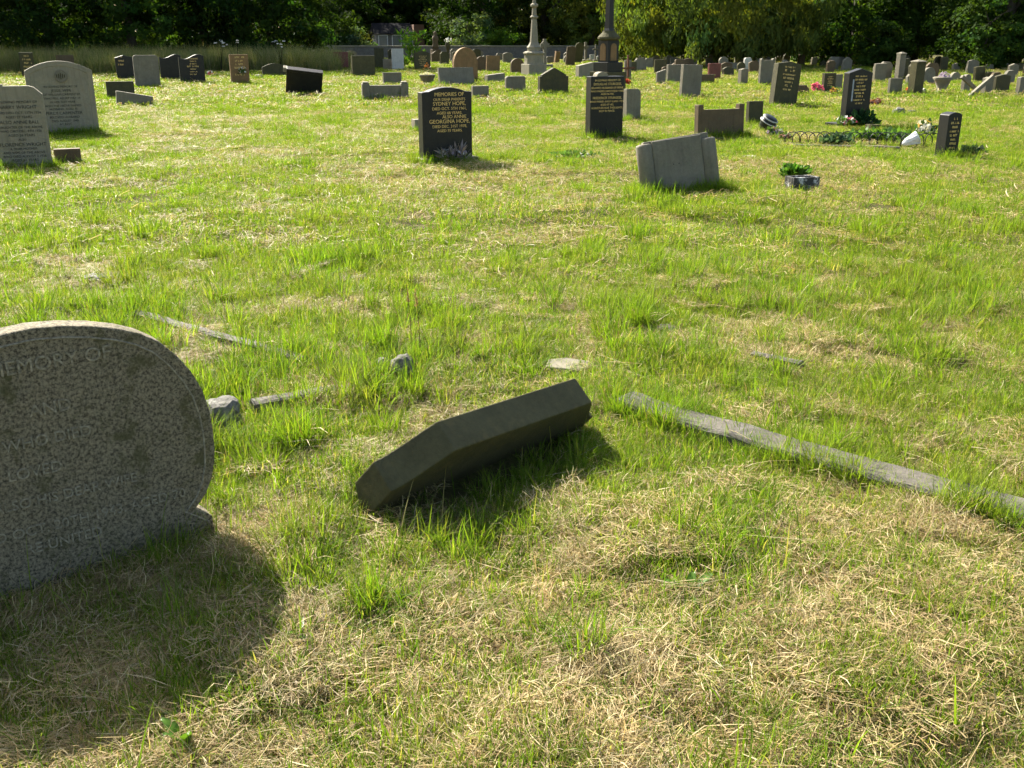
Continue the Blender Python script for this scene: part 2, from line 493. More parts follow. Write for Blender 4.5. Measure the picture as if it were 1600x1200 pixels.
STONES = []      # (position, half width, yaw, thickness) of everything standing in the grass
YAW = 24
def headstone(px, base, top, wpx, kind, mat, label, yaw=YAW, lean=0, roll=0, t=0.1, plinth=None, ins=None, groove=None, panel=None, group=None, bev=0.008, name='headstone', sink=0.15, cat='headstone'):
    p = G(px, base)
    d = depth(p)
    h = ztop(p, top)
    al = R_(yaw) + math.atan2(p.x, p.y)
    al = abs(al)
    lo_, hi_ = 0.1, 4.0
    ux, uy = math.cos(R_(yaw)), math.sin(R_(yaw))
    for k in range(40):       # width that spans the surveyed angle
        w = (lo_ + hi_) / 2
        xs_ = [proj((p.x + ux * a_ * w / 2 - uy * b_ * t / 2, p.y + uy * a_ * w / 2 + ux * b_ * t / 2, p.z + h * .5))[0] for a_ in (-1, 1) for b_ in (-1, 1)]
        if max(xs_) - min(xs_) < wpx: lo_ = w
        else: hi_ = w
    h = h / math.cos(R_(lean))
    me = bm_mesh(slab_bm(outline(kind, w, h, sink), t, bev, 2, groove, panel), 'slab')
    rot = Euler((R_(lean), R_(roll), R_(yaw)), 'XYZ')
    STONES.append((p.x, p.y, w / 2, yaw, t))
    if plinth is None and ins is None:
        o = mobj(name, me, M[mat], None, p)
        o.rotation_mode = 'XYZ'; o.rotation_euler = rot
    else:
        o = empty(name, p); o.rotation_mode = 'XYZ'; o.rotation_euler = rot
        mobj('slab', me, M[mat], o)
        if plinth:
            pw, pd, ph, pm = plinth
            box('plinth', (-w / 2 * pw, w / 2 * pw, -pd / 2, pd / 2, -0.12, ph), M[pm], o)
        if ins:
            im, lm = ins(w, h)
            prop(mobj('inscription', im, M[lm], o, (0, -t / 2 - 0.0015 - (0 if panel is None else -panel[2]), 0)), kind='stuff')
    prop(o, label, cat, group)
    return o, w, h, p

def scr(mat, rows=6, wf=.7, hi=.85, lo=.4, seed=1, dx=0):
    def f(w, h):
        me = scrawl_mesh(w * wf, h * hi, h * lo, rows, seed)
        if dx:
            for v in me.vertices: v.co.x += dx * w
        return me, mat
    return f

# ================================================================== GROUND
def ground_axis(c, n, near, far):
    k = np.linspace(-1, 1, n)
    s = np.sinh(k * 6.2) / math.sinh(6.2)
    return c + k * near * (1 - np.abs(k) ** 3) + s * far
gx = ground_axis(0.0, 301, 4.0, 420.0)
gy = ground_axis(4.0, 301, 4.0, 420.0)
X, Y = np.meshgrid(gx, gy)
Z = hfun(X, Y)
nx, ny = len(gx), len(gy)
gv = np.stack([X.ravel(), Y.ravel(), Z.ravel()], 1)
ii = np.arange(nx * ny).reshape(ny, nx)
gf = np.stack([ii[:-1, :-1].ravel(), ii[:-1, 1:].ravel(), ii[1:, 1:].ravel(), ii[1:, :-1].ravel()], 1)
gme = bpy.data.meshes.new('ground')
gme.from_pydata(gv.tolist(), [], gf.tolist())
gme.polygons.foreach_set('use_smooth', [True] * len(gme.polygons))
m, nt, out = nt_mat('meadow_soil')
ge = nd(nt, "ShaderNodeNewGeometry")
n1 = nd(nt, "ShaderNodeTexNoise", {'Vector': ge.outputs['Position'], 'Scale': 1.4, 'Detail': 6.0, 'Roughness': 0.65}).outputs[0]
n2 = nd(nt, "ShaderNodeTexNoise", {'Vector': ge.outputs['Position'], 'Scale': 45.0, 'Detail': 6.0, 'Roughness': 0.75}).outputs[0]
c = ramp(nt, n1, [(0.35, (0.05, 0.06, 0.015)), (0.52, (0.07, 0.065, 0.02)), (0.68, (0.10, 0.07, 0.03))])
c = mixc(nt, 0.45, c, ramp(nt, n2, [(0.35, (0.03, 0.035, 0.012)), (0.65, (0.17, 0.15, 0.06))]))
bp = nd(nt, "ShaderNodeBump", {'Height': n2, 'Strength': 0.8, 'Distance': 0.03})
p_ = nd(nt, "ShaderNodeBsdfPrincipled", {'Base Color': c, 'Roughness': 0.95, 'Normal': bp.outputs[0], 'Specular IOR Level': 0.1})
nt.links.new(p_.outputs[0], out.inputs[0])
M['soil'] = m
prop(mobj('ground', gme, M['soil']), 'uneven mown meadow ground of the old burial field', 'ground', kind='structure')

# ================================================================== FOREGROUND STONES
# -- the big round-headed granite stone
fc = Vector((-1.03, 3.122, 0.0))
PH = 36
uu = Vector((math.cos(R_(PH)), math.sin(R_(PH)), 0))
half = [(0.475, -0.25), (0.478, 0.0), (0.475, 0.045), (0.455, 0.066), (0.415, 0.083), (0.44, 0.108), (0.463, 0.135), (0.488, 0.185), (0.503, 0.245), (0.508, 0.30), (0.508, 0.37), (0.503, 0.43), (0.486, 0.505), (0.456, 0.573), (0.415, 0.635), (0.366, 0.69), (0.31, 0.727), (0.25, 0.752), (0.17, 0.774), (0.09, 0.788), (0.0, 0.795)]
ol = half + [(-x, z) for x, z in reversed(half[:-1])]
cen = fc - uu * 0.475
R0 = empty('round_headstone', cen, (0, 0, R_(PH)))
prop(R0, 'large speckled granite headstone with a round head and worn raised lettering', 'headstone')
bm = slab_bm(ol, 0.085, 0.006, 2)
f = max((f for f in bm.faces if f.normal.y < -0.99), key=lambda f: f.calc_area())
inset = [(x * 0.918, 0.03 + (z - .03) * 0.945) for x, z in ol if z > 0.07]
mobj('slab', bm_mesh(bm, 'slab'), M['granite'], R0, (0, 0.0425, 0))
# carved border line that follows the edge, in the same paler relief colour
bl = bmesh.new()
pts = [(x * 0.93, z * 0.945 + 0.008) for x, z in half[4:]]
pts = [(0.475 * .97, 0.03)] + pts
pts = pts + [(-x, z) for x, z in reversed(pts[:-1])]
prev = None
for i, (x, z) in enumerate(pts):
    a = Vector(pts[max(0, i - 1)]); b = Vector(pts[min(len(pts) - 1, i + 1)])
    nrm = Vector((-(b - a).y, (b - a).x)).normalized()
    vs_ = [bl.verts.new((x + nrm.x * k, y, z + nrm.y * k)) for k, y in ((-.0035, 0.0005), (-.0012, -.004), (.0012, -.004), (.0035, 0.0005))]
    if prev:
        for k in range(3): bl.faces.new((prev[k], prev[k + 1], vs_[k + 1], vs_[k]))
    prev = vs_
bmesh.ops.recalc_face_normals(bl, faces=bl.faces[:])
mobj('border_line', bm_mesh(bl, 'border'), M['letter_relief'], R0)
L = [("IN MEMORY OF", 0.062, 0.0, 0.665), ("AND", 0.055, 0.02, 0.525), ("WHO DIED", 0.05, 0.0, 0.43), ("LOVED", 0.05, -.05, 0.335), ("ALSO HIS DEAR WIFE", 0.045, 0.03, 0.24), ("WHO DIED OCT. 20TH 1943. AGED 70", 0.046, 0.0, 0.145), ("RE-UNITED", 0.046, 0.0, 0.085)]
_i = mobj('inscription', lines_mesh(L, 0.002), M['letter_relief'], R0, (0, -0.0015, 0))
_i['kind'] = 'stuff'
STONES.append((cen.x, cen.y, .5, PH, .085))

# -- the fallen stone that leans on its face
S = 1.157
bo = Vector((-0.169 * S, 2.78 * S, 1.6 + S * (0.433 - 1.6)))
rz, rx, ry = 0.863, 0.735, 0.055
cz_, sz_ = math.cos(rz), math.sin(rz)
RM = Matrix.Rotation(rz, 3, 'Z') @ Matrix.Rotation(ry, 3, 'Y') @ Matrix.Rotation(rx, 3, 'X')
W, T, sw, sh = 0.692 * S, 0.109 * S, 0.163 * S, 0.157 * S
def ogee_shoulder(s):
    o = []
    for i in range(9):
        t_ = i / 8
        o.append((t_ * sw, -sh * t_ - 0.02 * math.sin(math.pi * t_) + 0.006 * math.sin(2 * math.pi * t_)))
    return o
os_ = ogee_shoulder(1)
DEEP = 0.34 * S
olf = [(-sw, -DEEP), (W + sw, -DEEP)] + [(W + x, z) for x, z in reversed(os_)] + [(-x, z) for x, z in os_]
bm = slab_bm(olf, T, 0.005, 2)
for v in bm.verts:
    v.co.y += T / 2
    if v.co.z < -.29 * S:        # the break runs slanting through the stone
        v.co.z += (v.co.y / T) * 0.068 * S + .012 * math.sin(v.co.x * 9)
FR = mobj('fallen_headstone', bm_mesh(bm, 'slab'), M['slate'], None, bo, RM.to_euler())
prop(FR, 'dark fallen headstone with curved shoulders, tipped forward and half sunk in the grass', 'headstone')

# -- kerb stones round the graves
def kerb(name, a, b, w, h, label, seed, wob=0.008, mat='kerb'):
    a = Vector(a); b = Vector(b)
    L = (b - a).length
    n = max(6, int(L / 0.06))
    r = np.random.default_rng(seed)
    prof = [(-w / 2, -0.12), (-w / 2, h * .82), (-w / 2 + .012, h * .96), (-w * .2, h), (w * .2, h), (w / 2 - .012, h * .96), (w / 2, h * .82), (w / 2, -0.12)]
    bm = bmesh.new(); rings = []
    d = (b - a).normalized(); s = Vector((-d.y, d.x, 0))
    for i in range(n + 1):
        c = a + d * (L * i / n)
        o1 = (vnoise(seed + i * .23, 3.1) - .5) * wob * 2; o2 = (vnoise(seed + i * .31, 7.7) - .5) * wob * 2
        rings.append([bm.verts.new(c - a + s * (q + o1 + r.normal(0, .0012)) + Vector((0, 0, z + o2 + r.normal(0, .0012)))) for q, z in prof])
    for A, B in zip(rings, rings[1:]):
        for k in range(len(prof) - 1): bm.faces.new((A[k], A[k + 1], B[k + 1], B[k]))
    bm.faces.new(rings[0]); bm.faces.new(rings[-1][::-1])
    bmesh.ops.recalc_face_normals(bm, faces=bm.faces[:])
    o = mobj(name, bm_mesh(bm, name), M[mat], None, a)
    prop(o, label, 'kerb stone')
    return o
k0, k1 = G(975, 636), G(1690, 862)
k0.z = -0.045; k1.z = -0.03
kerb('kerb_stone', k0, k1, 0.17, 0.085, 'long grey kerb stone lying in the grass beyond the fallen headstone', 3, wob=.013)
ka, kb = G(212, 494), G(475, 574); ka.z = kb.z = 0.008
kerb('kerb_stone', ka, kb, 0.075, 0.045, 'thin half buried kerb stone behind the round granite headstone', 5)
kc, kd = G(395, 654), G(566, 612); kc.z = kd.z = 0.012
kerb('kerb_stone', kc, kd, 0.085, 0.05, 'short kerb stone running up to the lichened stone lump', 9)
ke, kf = G(1175, 568), G(1250, 586); ke.z = kf.z = -0.02
kerb('kerb_stone', ke, kf, 0.06, 0.04, 'scrap of kerb almost lost in the lush green grass', 12)

def rock(name, pos, size, label, seed, mat='rock', rot=0.0, cat='stone'):
    bm = bmesh.new()
    bmesh.ops.create_icosphere(bm, subdivisions=3, radius=1.0)
    for v in bm.verts:
        c = v.co
        k = 1 + 0.55 * (fbm(c.x * 1.3 + seed * 7.1 + c.z * .7, c.y * 1.3 + c.z * 1.1, 3) - .5) * 1.4
        k += 0.12 * (vnoise(c.x * 6 + seed, c.y * 6 + c.z * 5) - .5)
        q = c * k
        q.x = math.copysign(abs(q.x) ** .8, q.x); q.y = math.copysign(abs(q.y) ** .8, q.y); q.z = math.copysign(abs(q.z) ** .75, q.z)
        v.co = Vector((q.x * size[0], q.y * size[1], q.z * size[2]))
    o = mobj(name, bm_mesh(bm, name), M[mat], None, pos, (0, 0, rot))
    prop(o, label, cat)
    return o
def up(p, dz): return Vector((p.x, p.y, p.z + dz))
rock('lichened_stone', up(G(628, 590), 0.025), (.06, .07, .085), 'upright lump of pale lichened stone in tall grass', 1)
rock('lichened_stone', up(G(597, 586), 0.035), (.045, .05, .06), 'smaller lichened stone lump beside the upright one', 2)
rock('lichened_stone', up(G(577, 585), 0.01), (.028, .03, .03), 'smallest of the lichened stone lumps at the kerb end', 4)
rock('corner_stone', up(G(352, 672), 0.05), (.075, .10, .10), 'dark wrinkled corner stone just behind the round granite headstone', 5, 'rock', .5)
rock('grey_stone', up(G(150, 445), 0.02), (.10, .09, .055), 'grey rock poking out of the turf far behind the granite headstone', 6)
rock('grey_stone', up(G(110, 440), 0.01), (.05, .04, .03), 'pale stone chip beside the grey rock', 7)
rock('flat_stone', up(G(15, 468), 0.0), (.14, .10, .03), 'flat pale stone nearly buried behind the granite headstone', 8, 'kerb')
rock('dark_stone', up(G(95, 494), 0.01), (.05, .05, .045), 'small dark stone just over the top of the granite headstone', 13, 'slate')
rock('dark_stone', up(G(452, 843), 0.012), (.045, .04, .03), 'small dark stone in hay between the two near headstones', 9, 'rock')
rock('flat_stone', up(G(1042, 518), 0.01), (.07, .06, .03), 'small flat grey stone in the open grass', 10, 'kerb')
rock('flat_stone', up(G(1172, 247), 0.02), (.11, .10, .025), 'flat white stone lying near the leaning grey headstone', 11, 'white')
# pointed paving slab behind the fallen stone
bm = slab_bm([(-.14, -.07), (.02, -.095), (.15, -.04), (.14, .04), (.0, .08), (-.10, .045)], 0.05, 0.006)
o = mobj('broken_slab', bm_mesh(bm, 'slab'), M['beige'], None, up(G(888, 584), 0.035), (R_(-86), R_(6), R_(12)))
prop(o, 'flat broken slab of pale stone just behind the fallen headstone', 'stone slab')

# ================================================================== HEADSTONES IN THE MIDDLE GROUND
# dark stone with gilt lettering, nearest of the standing stones
def ins_a(w, h):
    k = h / 1.0
    rows = [("MEMORIES OF", .062, .885), ("OUR DEAR PARENTS", .045, .825), ("SYDNEY HOPE,", .064, .762), ("DIED OCT. 5TH 1961,", .048, .702), ("AGED 68 YEARS,", .046, .645), ("        ALSO ANNIE", .056, .590), ("GEORGINA HOPE,", .066, .525), ("DIED DEC. 31ST 1978,", .048, .465), ("AGED 75 YEARS.", .046, .408)]
    return lines_mesh([(b, s * k * 1.12, 0.03, z * h) for b, s, z in rows]), 'gold'
o, w, h, p = headstone(697, 252, 136, 84, 'segment_shoulder', 'black', 'dark polished headstone with nine lines of gilt lettering and lilac flowers', t=0.17, plinth=(1.15, .34, .06, 'grey'), ins=ins_a, yaw=25)
HOPE = p
def ins_b(w, h):
    rows = [("IN LOVING MEMORY OF", .050, .925), ("DOUGLAS STURGESS,", .062, .865), ("BELOVED HUSBAND OF IRENE,", .050, .81), ("WHO PASSED AWAY 8 JULY 1968,", .047, .76), ("AGED 56 YRS.", .047, .715), ("FREDERICK STURGESS,", .062, .652), ("WHO PASSED AWAY 6 NOV. 1973,", .047, .60), ("AGED 57 YRS.", .047, .55), ("ALWAYS IN OUR THOUGHTS,", .05, .50), ("REST IN PEACE.", .05, .452)]
    return lines_mesh([(b, s * h * .86, 0, z * h) for b, s, z in rows]), 'gold'
o, w, h, p = headstone(943, 219, 119, 59, 'flat', 'black', 'dark upright headstone with ten gilt lines in front of the black obelisk', t=0.17, plinth=(1.5, .4, .05, 'slate'), ins=ins_b, yaw=25)
bm = slab_bm([(x * .11, .075 * math.sqrt(max(0, 1 - x * x)) - .004) for x in np.linspace(1, -1, 15)], 0.14, 0.003)
mobj('crest', bm_mesh(bm, 'crest'), M['beige'], o, (-.09, 0, h))
# pale pair by the edge of the view
def ins_c(w, h):
    rows = [("IN LOVING MEMORY OF", .045, .80), ("HARRY WRIGHT", .062, .735), ("WHO DIED OCT. 12TH 1924", .043, .675), ("AGED 27 YEARS", .045, .625), ("ALSO ANNIE BALL", .058, .56), ("DAUGHTER OF THE ABOVE", .043, .505), ("WHO DIED DEC. 8TH 1926", .042, .46), ("AGED 26 YEARS", .046, .41), ("ALSO", .04, .36), ("FLORENCE WRIGHT", .062, .295), ("A DEAR MOTHER", .042, .25), ("AND WIFE OF THE ABOVE", .043, .205), ("WHO DIED AUGUST 2 1938", .043, .16), ("AGED 61 YEARS", .046, .115)]
    return lines_mesh([(b, s * h * .92, 0.0, z * h) for b, s, z in rows]), 'lead'
o, w, h, p = headstone(43, 266, 134, 84, 'chamfer_one', 'beige', 'pale weathered headstone with fourteen lines, nearest at the edge of the view', t=0.09, ins=ins_c, yaw=20)
bm = slab_bm([(-.065, 0), (.065, 0), (.06, .022), (-.06, .022)], 0.09, .003)
mobj('top_lump', bm_mesh(bm, 'lump'), M['beige'], o, (-.2, 0, h - .001))
def ins_d(w, h):
    rows = [("IN LOVING MEMORY OF", .042, .645), ("JESSIE, WIFE", .052, .59), ("OF WILLIAM CARPENTER", .045, .54), ("WHO FELL ASLEEP MAY 10", .042, .49), ("IN HER 41ST YEAR", .042, .44), ("ALSO THE ABOVE NAMED", .042, .39), ("HUSBAND, AGED 75", .042, .345), ("PERCY CARPENTER", .058, .285), ("BELOVED HUSBAND", .045, .235), ("DIED AUGUST 1949", .042, .185), ("AT REST", .045, .14)]
    return lines_mesh([(b, s * h * .95, 0.0, z * h) for b, s, z in rows]), 'lead'
o, w, h, p = headstone(105, 211, 95, 105, 'segment', 'beige', 'broad beige headstone with arched top, round carved emblem and framed panel', t=0.13, ins=ins_d, panel=(.07, .008, .008), yaw=26)
bm = lathe_bm([(0.105, -.012), (.105, .006), (.09, .012), (.085, .006)], 32)
em = mobj('emblem', bm_mesh(bm, 'emblem'), M['grey'], o, (0.03, -.13 / 2 - .004, h * .80), (R_(90), 0, 0))
bm = bmesh.new()
for k in range(5):
    box_bm(bm, -.075 + .03 * k, -.06 + .03 * k, -.05 + .012 * abs(k - 2), .05 - .012 * abs(k - 2), .004, .012, .003)
mobj('carving', bm_mesh(bm, 'carving'), M['olive'], em, (0, 0, 0))
headstone(108, 259, 232, 42, 'flat', 'brown', 'low dark brown stump stone beside the pale fourteen-line headstone', t=0.12, sink=.08)

# leaning grey broken stone with rounded side rolls
p = G(1063, 300)
d = depth(p)
hS = 0.60
RS = empty('leaning_headstone', p, (R_(-8), R_(-8), R_(5)))
prop(RS, 'grey broken headstone with side rolls tilting in tall grass', 'headstone')
a = 0.37
bm = slab_bm([(-a, -.2), (a, -.2), (a * .97, hS), (0, hS - .005), (-a * .97, hS - .01)], 0.13, .01)
mobj('slab', bm_mesh(bm, 'slab'), M['grey'], RS)
for s in (-1, 1):
    bm = lathe_bm([(.092, -.2), (.092, hS * .95), (.085, hS * .985), (.06, hS * 1.0), (.001, hS * 1.005)], 20)
    mobj('side_roll', bm_mesh(bm, 'roll', True), M['grey'], RS, (s * (a - .02), -.035, -.03 if s < 0 else -.06))
bm = box_bm(bmesh.new(), -a * .74, a * .74, -.092, -.06, -.1, hS * .975, .012)
mobj('face_panel', bm_mesh(bm, 'panel'), M['grey'], RS)
for k in range(2):
    bm = lathe_bm([(.006, 0), (.006, .004)], 10)
    mobj('fixing_hole', bm_mesh(bm, 'hole'), M['lead'], RS, (-.06 + k * .06, -.0925, hS * .52), (R_(90), 0, 0))
STONES.append((p.x, p.y, .45, 10, .16))

# leaning black stone with gilt text, and the group round it
headstone(1222, 166, 96, 44, 'low_peak', 'olive', 'tall mossy dark headstone leaning sideways with gilt lines', lean=-3, roll=6, t=0.2, ins=scr('gold', 7, .55, .86, .36, 3), yaw=20)
o, w, h, p = headstone(1123, 217, 163, 78, 'posts', 'brown', 'low brown headstone with raised shoulders at both ends', t=0.12, lean=-3)
headstone(1178, 196, 158, 27, 'flat', 'olive', 'small dark square headstone behind the tilted ribbed urn', t=0.1, lean=-3)
p = G(1192, 205)
pr = [(.07, 0), (.10, .03), (.13, .10), (.145, .17), (.155, .19), (.155, .20)]
UR = empty('tilted_urn', p, (R_(18), R_(24), 0))
prop(UR, 'tilted dark urn with two pale ridges beside the low brown headstone', 'urn')
mobj('urn_body', bm_mesh(lathe_bm(pr + [(.14, .23), (.13, .25), (.12, .25)], 28), 'urn', True), M['pot'], UR)
for z, r in ((.195, .165), (.262, .150)):
    mobj('ridge', bm_mesh(lathe_bm([(r - .02, z - .013), (r, z - .006), (r, z + .006), (r - .02, z + .013)], 28), 'ridge', True), M['pot_rim'], UR)
mobj('lid', bm_mesh(lathe_bm([(.13, .275), (.125, .29), (.08, .305), (0.001, .31)], 28), 'lid', True), M['pot'], UR)

# tall black stone with gable top
o, w, h, p = headstone(1333, 196, 107, 45, 'peak', 'black', 'tall black gabled headstone with gilt lines and a silver stripe', t=0.16, plinth=(1.9, .36, .09, 'black'), yaw=22,
    ins=lambda w, h: (scrawl_mesh(w * .58, h * .86, h * .40, 9, 21), 'gold'))
box('silver_stripe', (-w * .34, -w * .28, -.083, -.078, h * .45, h * .82), M['silver'], o, .001)
o, w, h, p = headstone(1477, 246, 175, 36, 'segment', 'black', 'short black arched headstone with gilt lines beside the hooped edging', t=0.19, yaw=22, plinth=(1.2, .34, .04, 'black'),
    ins=lambda w, h: (scrawl_mesh(w * .62, h * .84, h * .12, 9, 22), 'gold'))

# ---- rows beyond: (px, base, top, width, outline, material, label, options)
T_ = [
 (46, 124, 82, 22, 'flat', 'olive', 'dark far headstone with brown lines, half behind the broad beige one', dict(ins=scr('gold', 5, .6, .85, .3, 31))),
 (105, 118, 86, 28, 'flat', 'brown', 'reddish brown headstone peeping over the broad arched beige one', {}),
 (190, 155, 127, 44, 'flat', 'olive', 'low dark square stone behind the sloping grey block', dict(t=.12)),
 (211, 168, 143, 58, 'slant_down', 'grey', 'low grey block with sloping top tilted in the grass', dict(t=.2, roll=4)),
 (198, 125, 86, 28, 'peak', 'black', 'blue black headstone with gilt edge next to the upright grey one', dict(ins=scr('gold', 3, .35, .9, .6, 32, -.2), roll=-2)),
 (232, 137, 86, 40, 'round_corner', 'grey', 'upright grey headstone with rounded corners and a bright top edge', dict(t=.14)),
 (269, 127, 84, 34, 'wave', 'black', 'black wavy-topped headstone without lettering', dict(t=.14)),
 (302, 131, 84, 40, 'wave', 'black', 'black wavy-topped headstone with a gilt column of text', dict(t=.14, ins=scr('gold', 7, .5, .82, .3, 33, .05))),
 (347, 124, 119, 20, 'segment', 'grey', 'tiny curved grey stone in front of the far tall grass', dict(sink=.05)),
 (376, 131, 85, 30, 'flat', 'ochre', 'ochre headstone with gilt lines and white flowers', dict(ins=scr('gold', 6, .7, .88, .3, 34), t=.12)),
 (430, 121, 99, 40, 'segment', 'olive', 'low mossy headstone with curved top before the white peaked one', dict(t=.14)),
 (449, 109, 81, 24, 'peak', 'white', 'white headstone with peaked top against the far tall grass', dict(panel=(.05, .01, .01))),
 (470, 109, 96, 18, 'slant_down', 'grey', 'small grey sloping stone next to the white peaked headstone', {}),
 (486, 108, 85, 22, 'round_corner', 'grey', 'dim grey headstone at the foot of the tall grass bank', {}),
 (508, 108, 78, 25, 'slant_down', 'olive', 'mossy dark headstone leaning beside a red granite one', dict(roll=4, t=.14)),
 (533, 109, 81, 24, 'flat', 'red', 'red granite headstone without visible lettering, beside a mossy one', {}),
 (568, 119, 87, 37, 'flat', 'slate', 'black block headstone with a pale top edge and low base', dict(t=.2, plinth=(1.2, .3, .05, 'grey'))),
 (593, 108, 75, 15, 'flat', 'olive', 'narrow dark headstone with red and white flowers before it', {}),
 (606, 110, 92, 15, 'flat', 'grey', 'small grey headstone in front of the far stone wall', {}),
 (622, 112, 76, 19, 'flat', 'white', 'tall narrow white headstone in front of the far stone wall', {}),
 (613, 133, 113, 30, 'flat', 'grey', 'square grey headstone with raised rim behind the two-posted stone', dict(panel=(.06, .008, .01), t=.12)),
 (660, 110, 79, 26, 'peak', 'slate', 'dark peaked headstone with an ochre centre beside the leafy sapling', dict(ins=scr('gold', 6, .6, .7, .25, 35))),
 (727, 127, 74, 40, 'gothic', 'ochre', 'large ochre brown headstone with a pointed round head', dict(t=.2)),
 (714, 134, 106, 56, 'flat', 'grey', 'grey slab leaning back just behind the gilt nine-line headstone', dict(lean=-14, t=.14)),
 (750, 155, 134, 28, 'flat', 'grey', 'small grey stone close behind the gilt nine-line headstone', dict(t=.14)),
 (752, 112, 88, 16, 'round', 'brown', 'brown far headstone between the ochre ones', {}),
 (770, 114, 87, 22, 'flat', 'ochre', 'yellow ochre headstone with mossy foot near the pale spire', dict(roll=2)),
 (773, 131, 114, 32, 'slant_up', 'grey', 'grey wedge with bright sloping top between low grey headstones', dict(t=.3)),
 (805, 145, 119, 33, 'round_corner', 'grey', 'low grey headstone with rounded corners left of the gabled brown one', dict(panel=(.05, .006, .006), t=.12)),
 (808, 117, 91, 22, 'round', 'brown', 'brown round-headed headstone at the foot of the pale spire', dict(t=.14)),
 (864, 146, 106, 48, 'gable', 'olive', 'dark brown headstone with gabled top and square shoulders', dict(t=.16)),
 (869, 101, 80, 9, 'flat', 'ochre', 'slim ochre stone with bright tilted top beyond the gabled one', dict(roll=8, t=.2)),
 (890, 104, 72, 15, 'low_peak', 'brown', 'tall brown headstone leaning beside its darker twin', dict(roll=6)),
 (902, 100, 66, 14, 'round', 'slate', 'dark leaning headstone next to the tall brown one', dict(roll=8)),
 (913, 124, 97, 28, 'slant_up', 'beige', 'pale block headstone with bright sloping top by the obelisk', dict(t=.3)),
 (925, 96, 85, 8, 'flat', 'white', 'small white stone at the shoulder of the obelisk', {}),
 (935, 97, 87, 8, 'peak', 'white', 'small white peaked stone at the shoulder of the obelisk', {}),
 (987, 187, 139, 28, 'chamfer_one', 'grey', 'grey headstone with a cut corner beside the ten-line dark one', dict(t=.16, lean=-3)),
 (980, 126, 94, 12, 'flat', 'grey', 'narrow grey stone behind the wooden cross', {}),
 (1031, 117, 93, 20, 'flat', 'slate', 'dark square headstone under the edge of the drooping tree', {}),
 (1032, 133, 108, 16, 'slant_up', 'grey', 'short grey stone beside the tall plain grey headstone', {}),
 (1052, 131, 101, 24, 'flat', 'grey', 'grey headstone with a dark side behind the tall plain one', dict(t=.14)),
 (1077, 154, 101, 34, 'flat', 'grey', 'tall plain grey headstone leaning slightly in open grass', dict(roll=2, t=.14)),
 (1104, 132, 116, 24, 'flat', 'brown', 'low brown stone beside the red granite headstone under the tree', {}),
 (1115, 126, 99, 21, 'flat', 'red', 'red granite headstone under the drooping tree', dict(t=.12)),
 (1160, 133, 107, 16, 'low_peak', 'grey', 'small grey stone with bright top below the drooping tree', dict(t=.2)),
 (1157, 118, 97, 14, 'round', 'slate', 'dark round stone behind the small bright-topped grey one', {}),
 (1196, 135, 90, 25, 'knobs', 'grey', 'grey headstone with two knobs behind the leaning mossy one', dict(t=.12)),
 (1250, 149, 133, 28, 'chamfer', 'brown', 'low brown stone beside the bright pink flowers', dict(t=.14)),
 (1293, 147, 114, 22, 'flat', 'olive', 'mossy headstone with gilt lines near the pink flowers', dict(ins=scr('gold', 5, .5, .8, .4, 36), t=.12)),
 (1308, 142, 116, 14, 'flat', 'grey', 'grey stone half hidden behind the tall black gabled headstone', {}),
 (1397, 147, 122, 23, 'flat', 'grey', 'square grey headstone beside the tall dark pillar stone', {}),
 (1507, 146, 116, 15, 'round', 'grey', 'grey far headstone left of the pale broken pieces', dict(t=.14)),
 (1540, 151, 120, 18, 'peak', 'grey', 'grey peaked headstone among pale broken pieces', dict(t=.16)),
 (1562, 146, 116, 28, 'low_peak', 'olive', 'broad dark headstone at the end of the far row', dict(t=.14)),
 (1594, 150, 120, 18, 'round_corner', 'grey', 'grey headstone with round corners at the very edge of the far row', dict(t=.14)),
]
for px, b, tp, wd, kd, mt, lb, op in T_:
    headstone(px, b, tp, wd, kd, mt, lb, **op)

# -- black ledger stone that leans back, with pale end block
o, w, h, p = headstone(474, 148, 108, 56, 'flat', 'black', 'black stone leaning far back with a bright blue-grey top edge', lean=22, roll=7, t=.22, panel=(.06, .01, .015), yaw=12)
box('end_block', (-w / 2 - .10, -w / 2 + .02, -.02, .16, h - .14, h - .01), M['beige'], o, .01)

# -- low grey stone between two posts
p = G(602, 157); d = depth(p); hh = ztop(p, 133); ww = 70 * d / FPX
PS = empty('posted_headstone', p, (R_(3), 0, R_(14)))
prop(PS, 'low grey headstone panel held between two capped end posts', 'headstone')
box('panel', (-ww * .36, ww * .36, -.05, .05, -.1, hh), M['grey'], PS, .01)
for s in (-1, 1):
    po = box('post', (s * ww * .43 - .1, s * ww * .43 + .1, -.11, .10, -.1, hh * 1.12), M['grey'], PS, .012)
    bm = bmesh.new()
    box_bm(bm, s * ww * .43 - .085, s * ww * .43 + .085, -.09, .085, hh * 1.122, hh * 1.24, .03)
    mobj('cap', bm_mesh(bm, 'cap'), M['beige'], po)
STONES.append((p.x, p.y, ww / 2, 14, .2))

# -- pillars at the far right
for px, b, tp, wd, lb, mt in ((1404, 126, 81, 14, 'slender dark pillar stone with a bright cap before the bushes', 'grey'), (1429, 148, 93, 22, 'tall dark pillar stone with low pyramid cap and flowers at its foot', 'slate')):
    p = G(px, b); h = ztop(p, tp); w = wd * depth(p) / FPX * .8
    e = empty('pillar_stone', p, (0, 0, R_(22)))
    prop(e, lb, 'pillar stone')
    bm = bmesh.new(); box_bm(bm, -w / 2, w / 2, -w * .4, w * .4, -.1, h * .93, .01)
    mobj('shaft', bm_mesh(bm, 'shaft'), M[mt], e)
    bm = lathe_bm([(w * .72, 0), (w * .72, .02), (w * .1, h * .07)], 4)
    mobj('cap', bm_mesh(bm, 'cap'), M['grey'], e, (0, 0, h * .93))

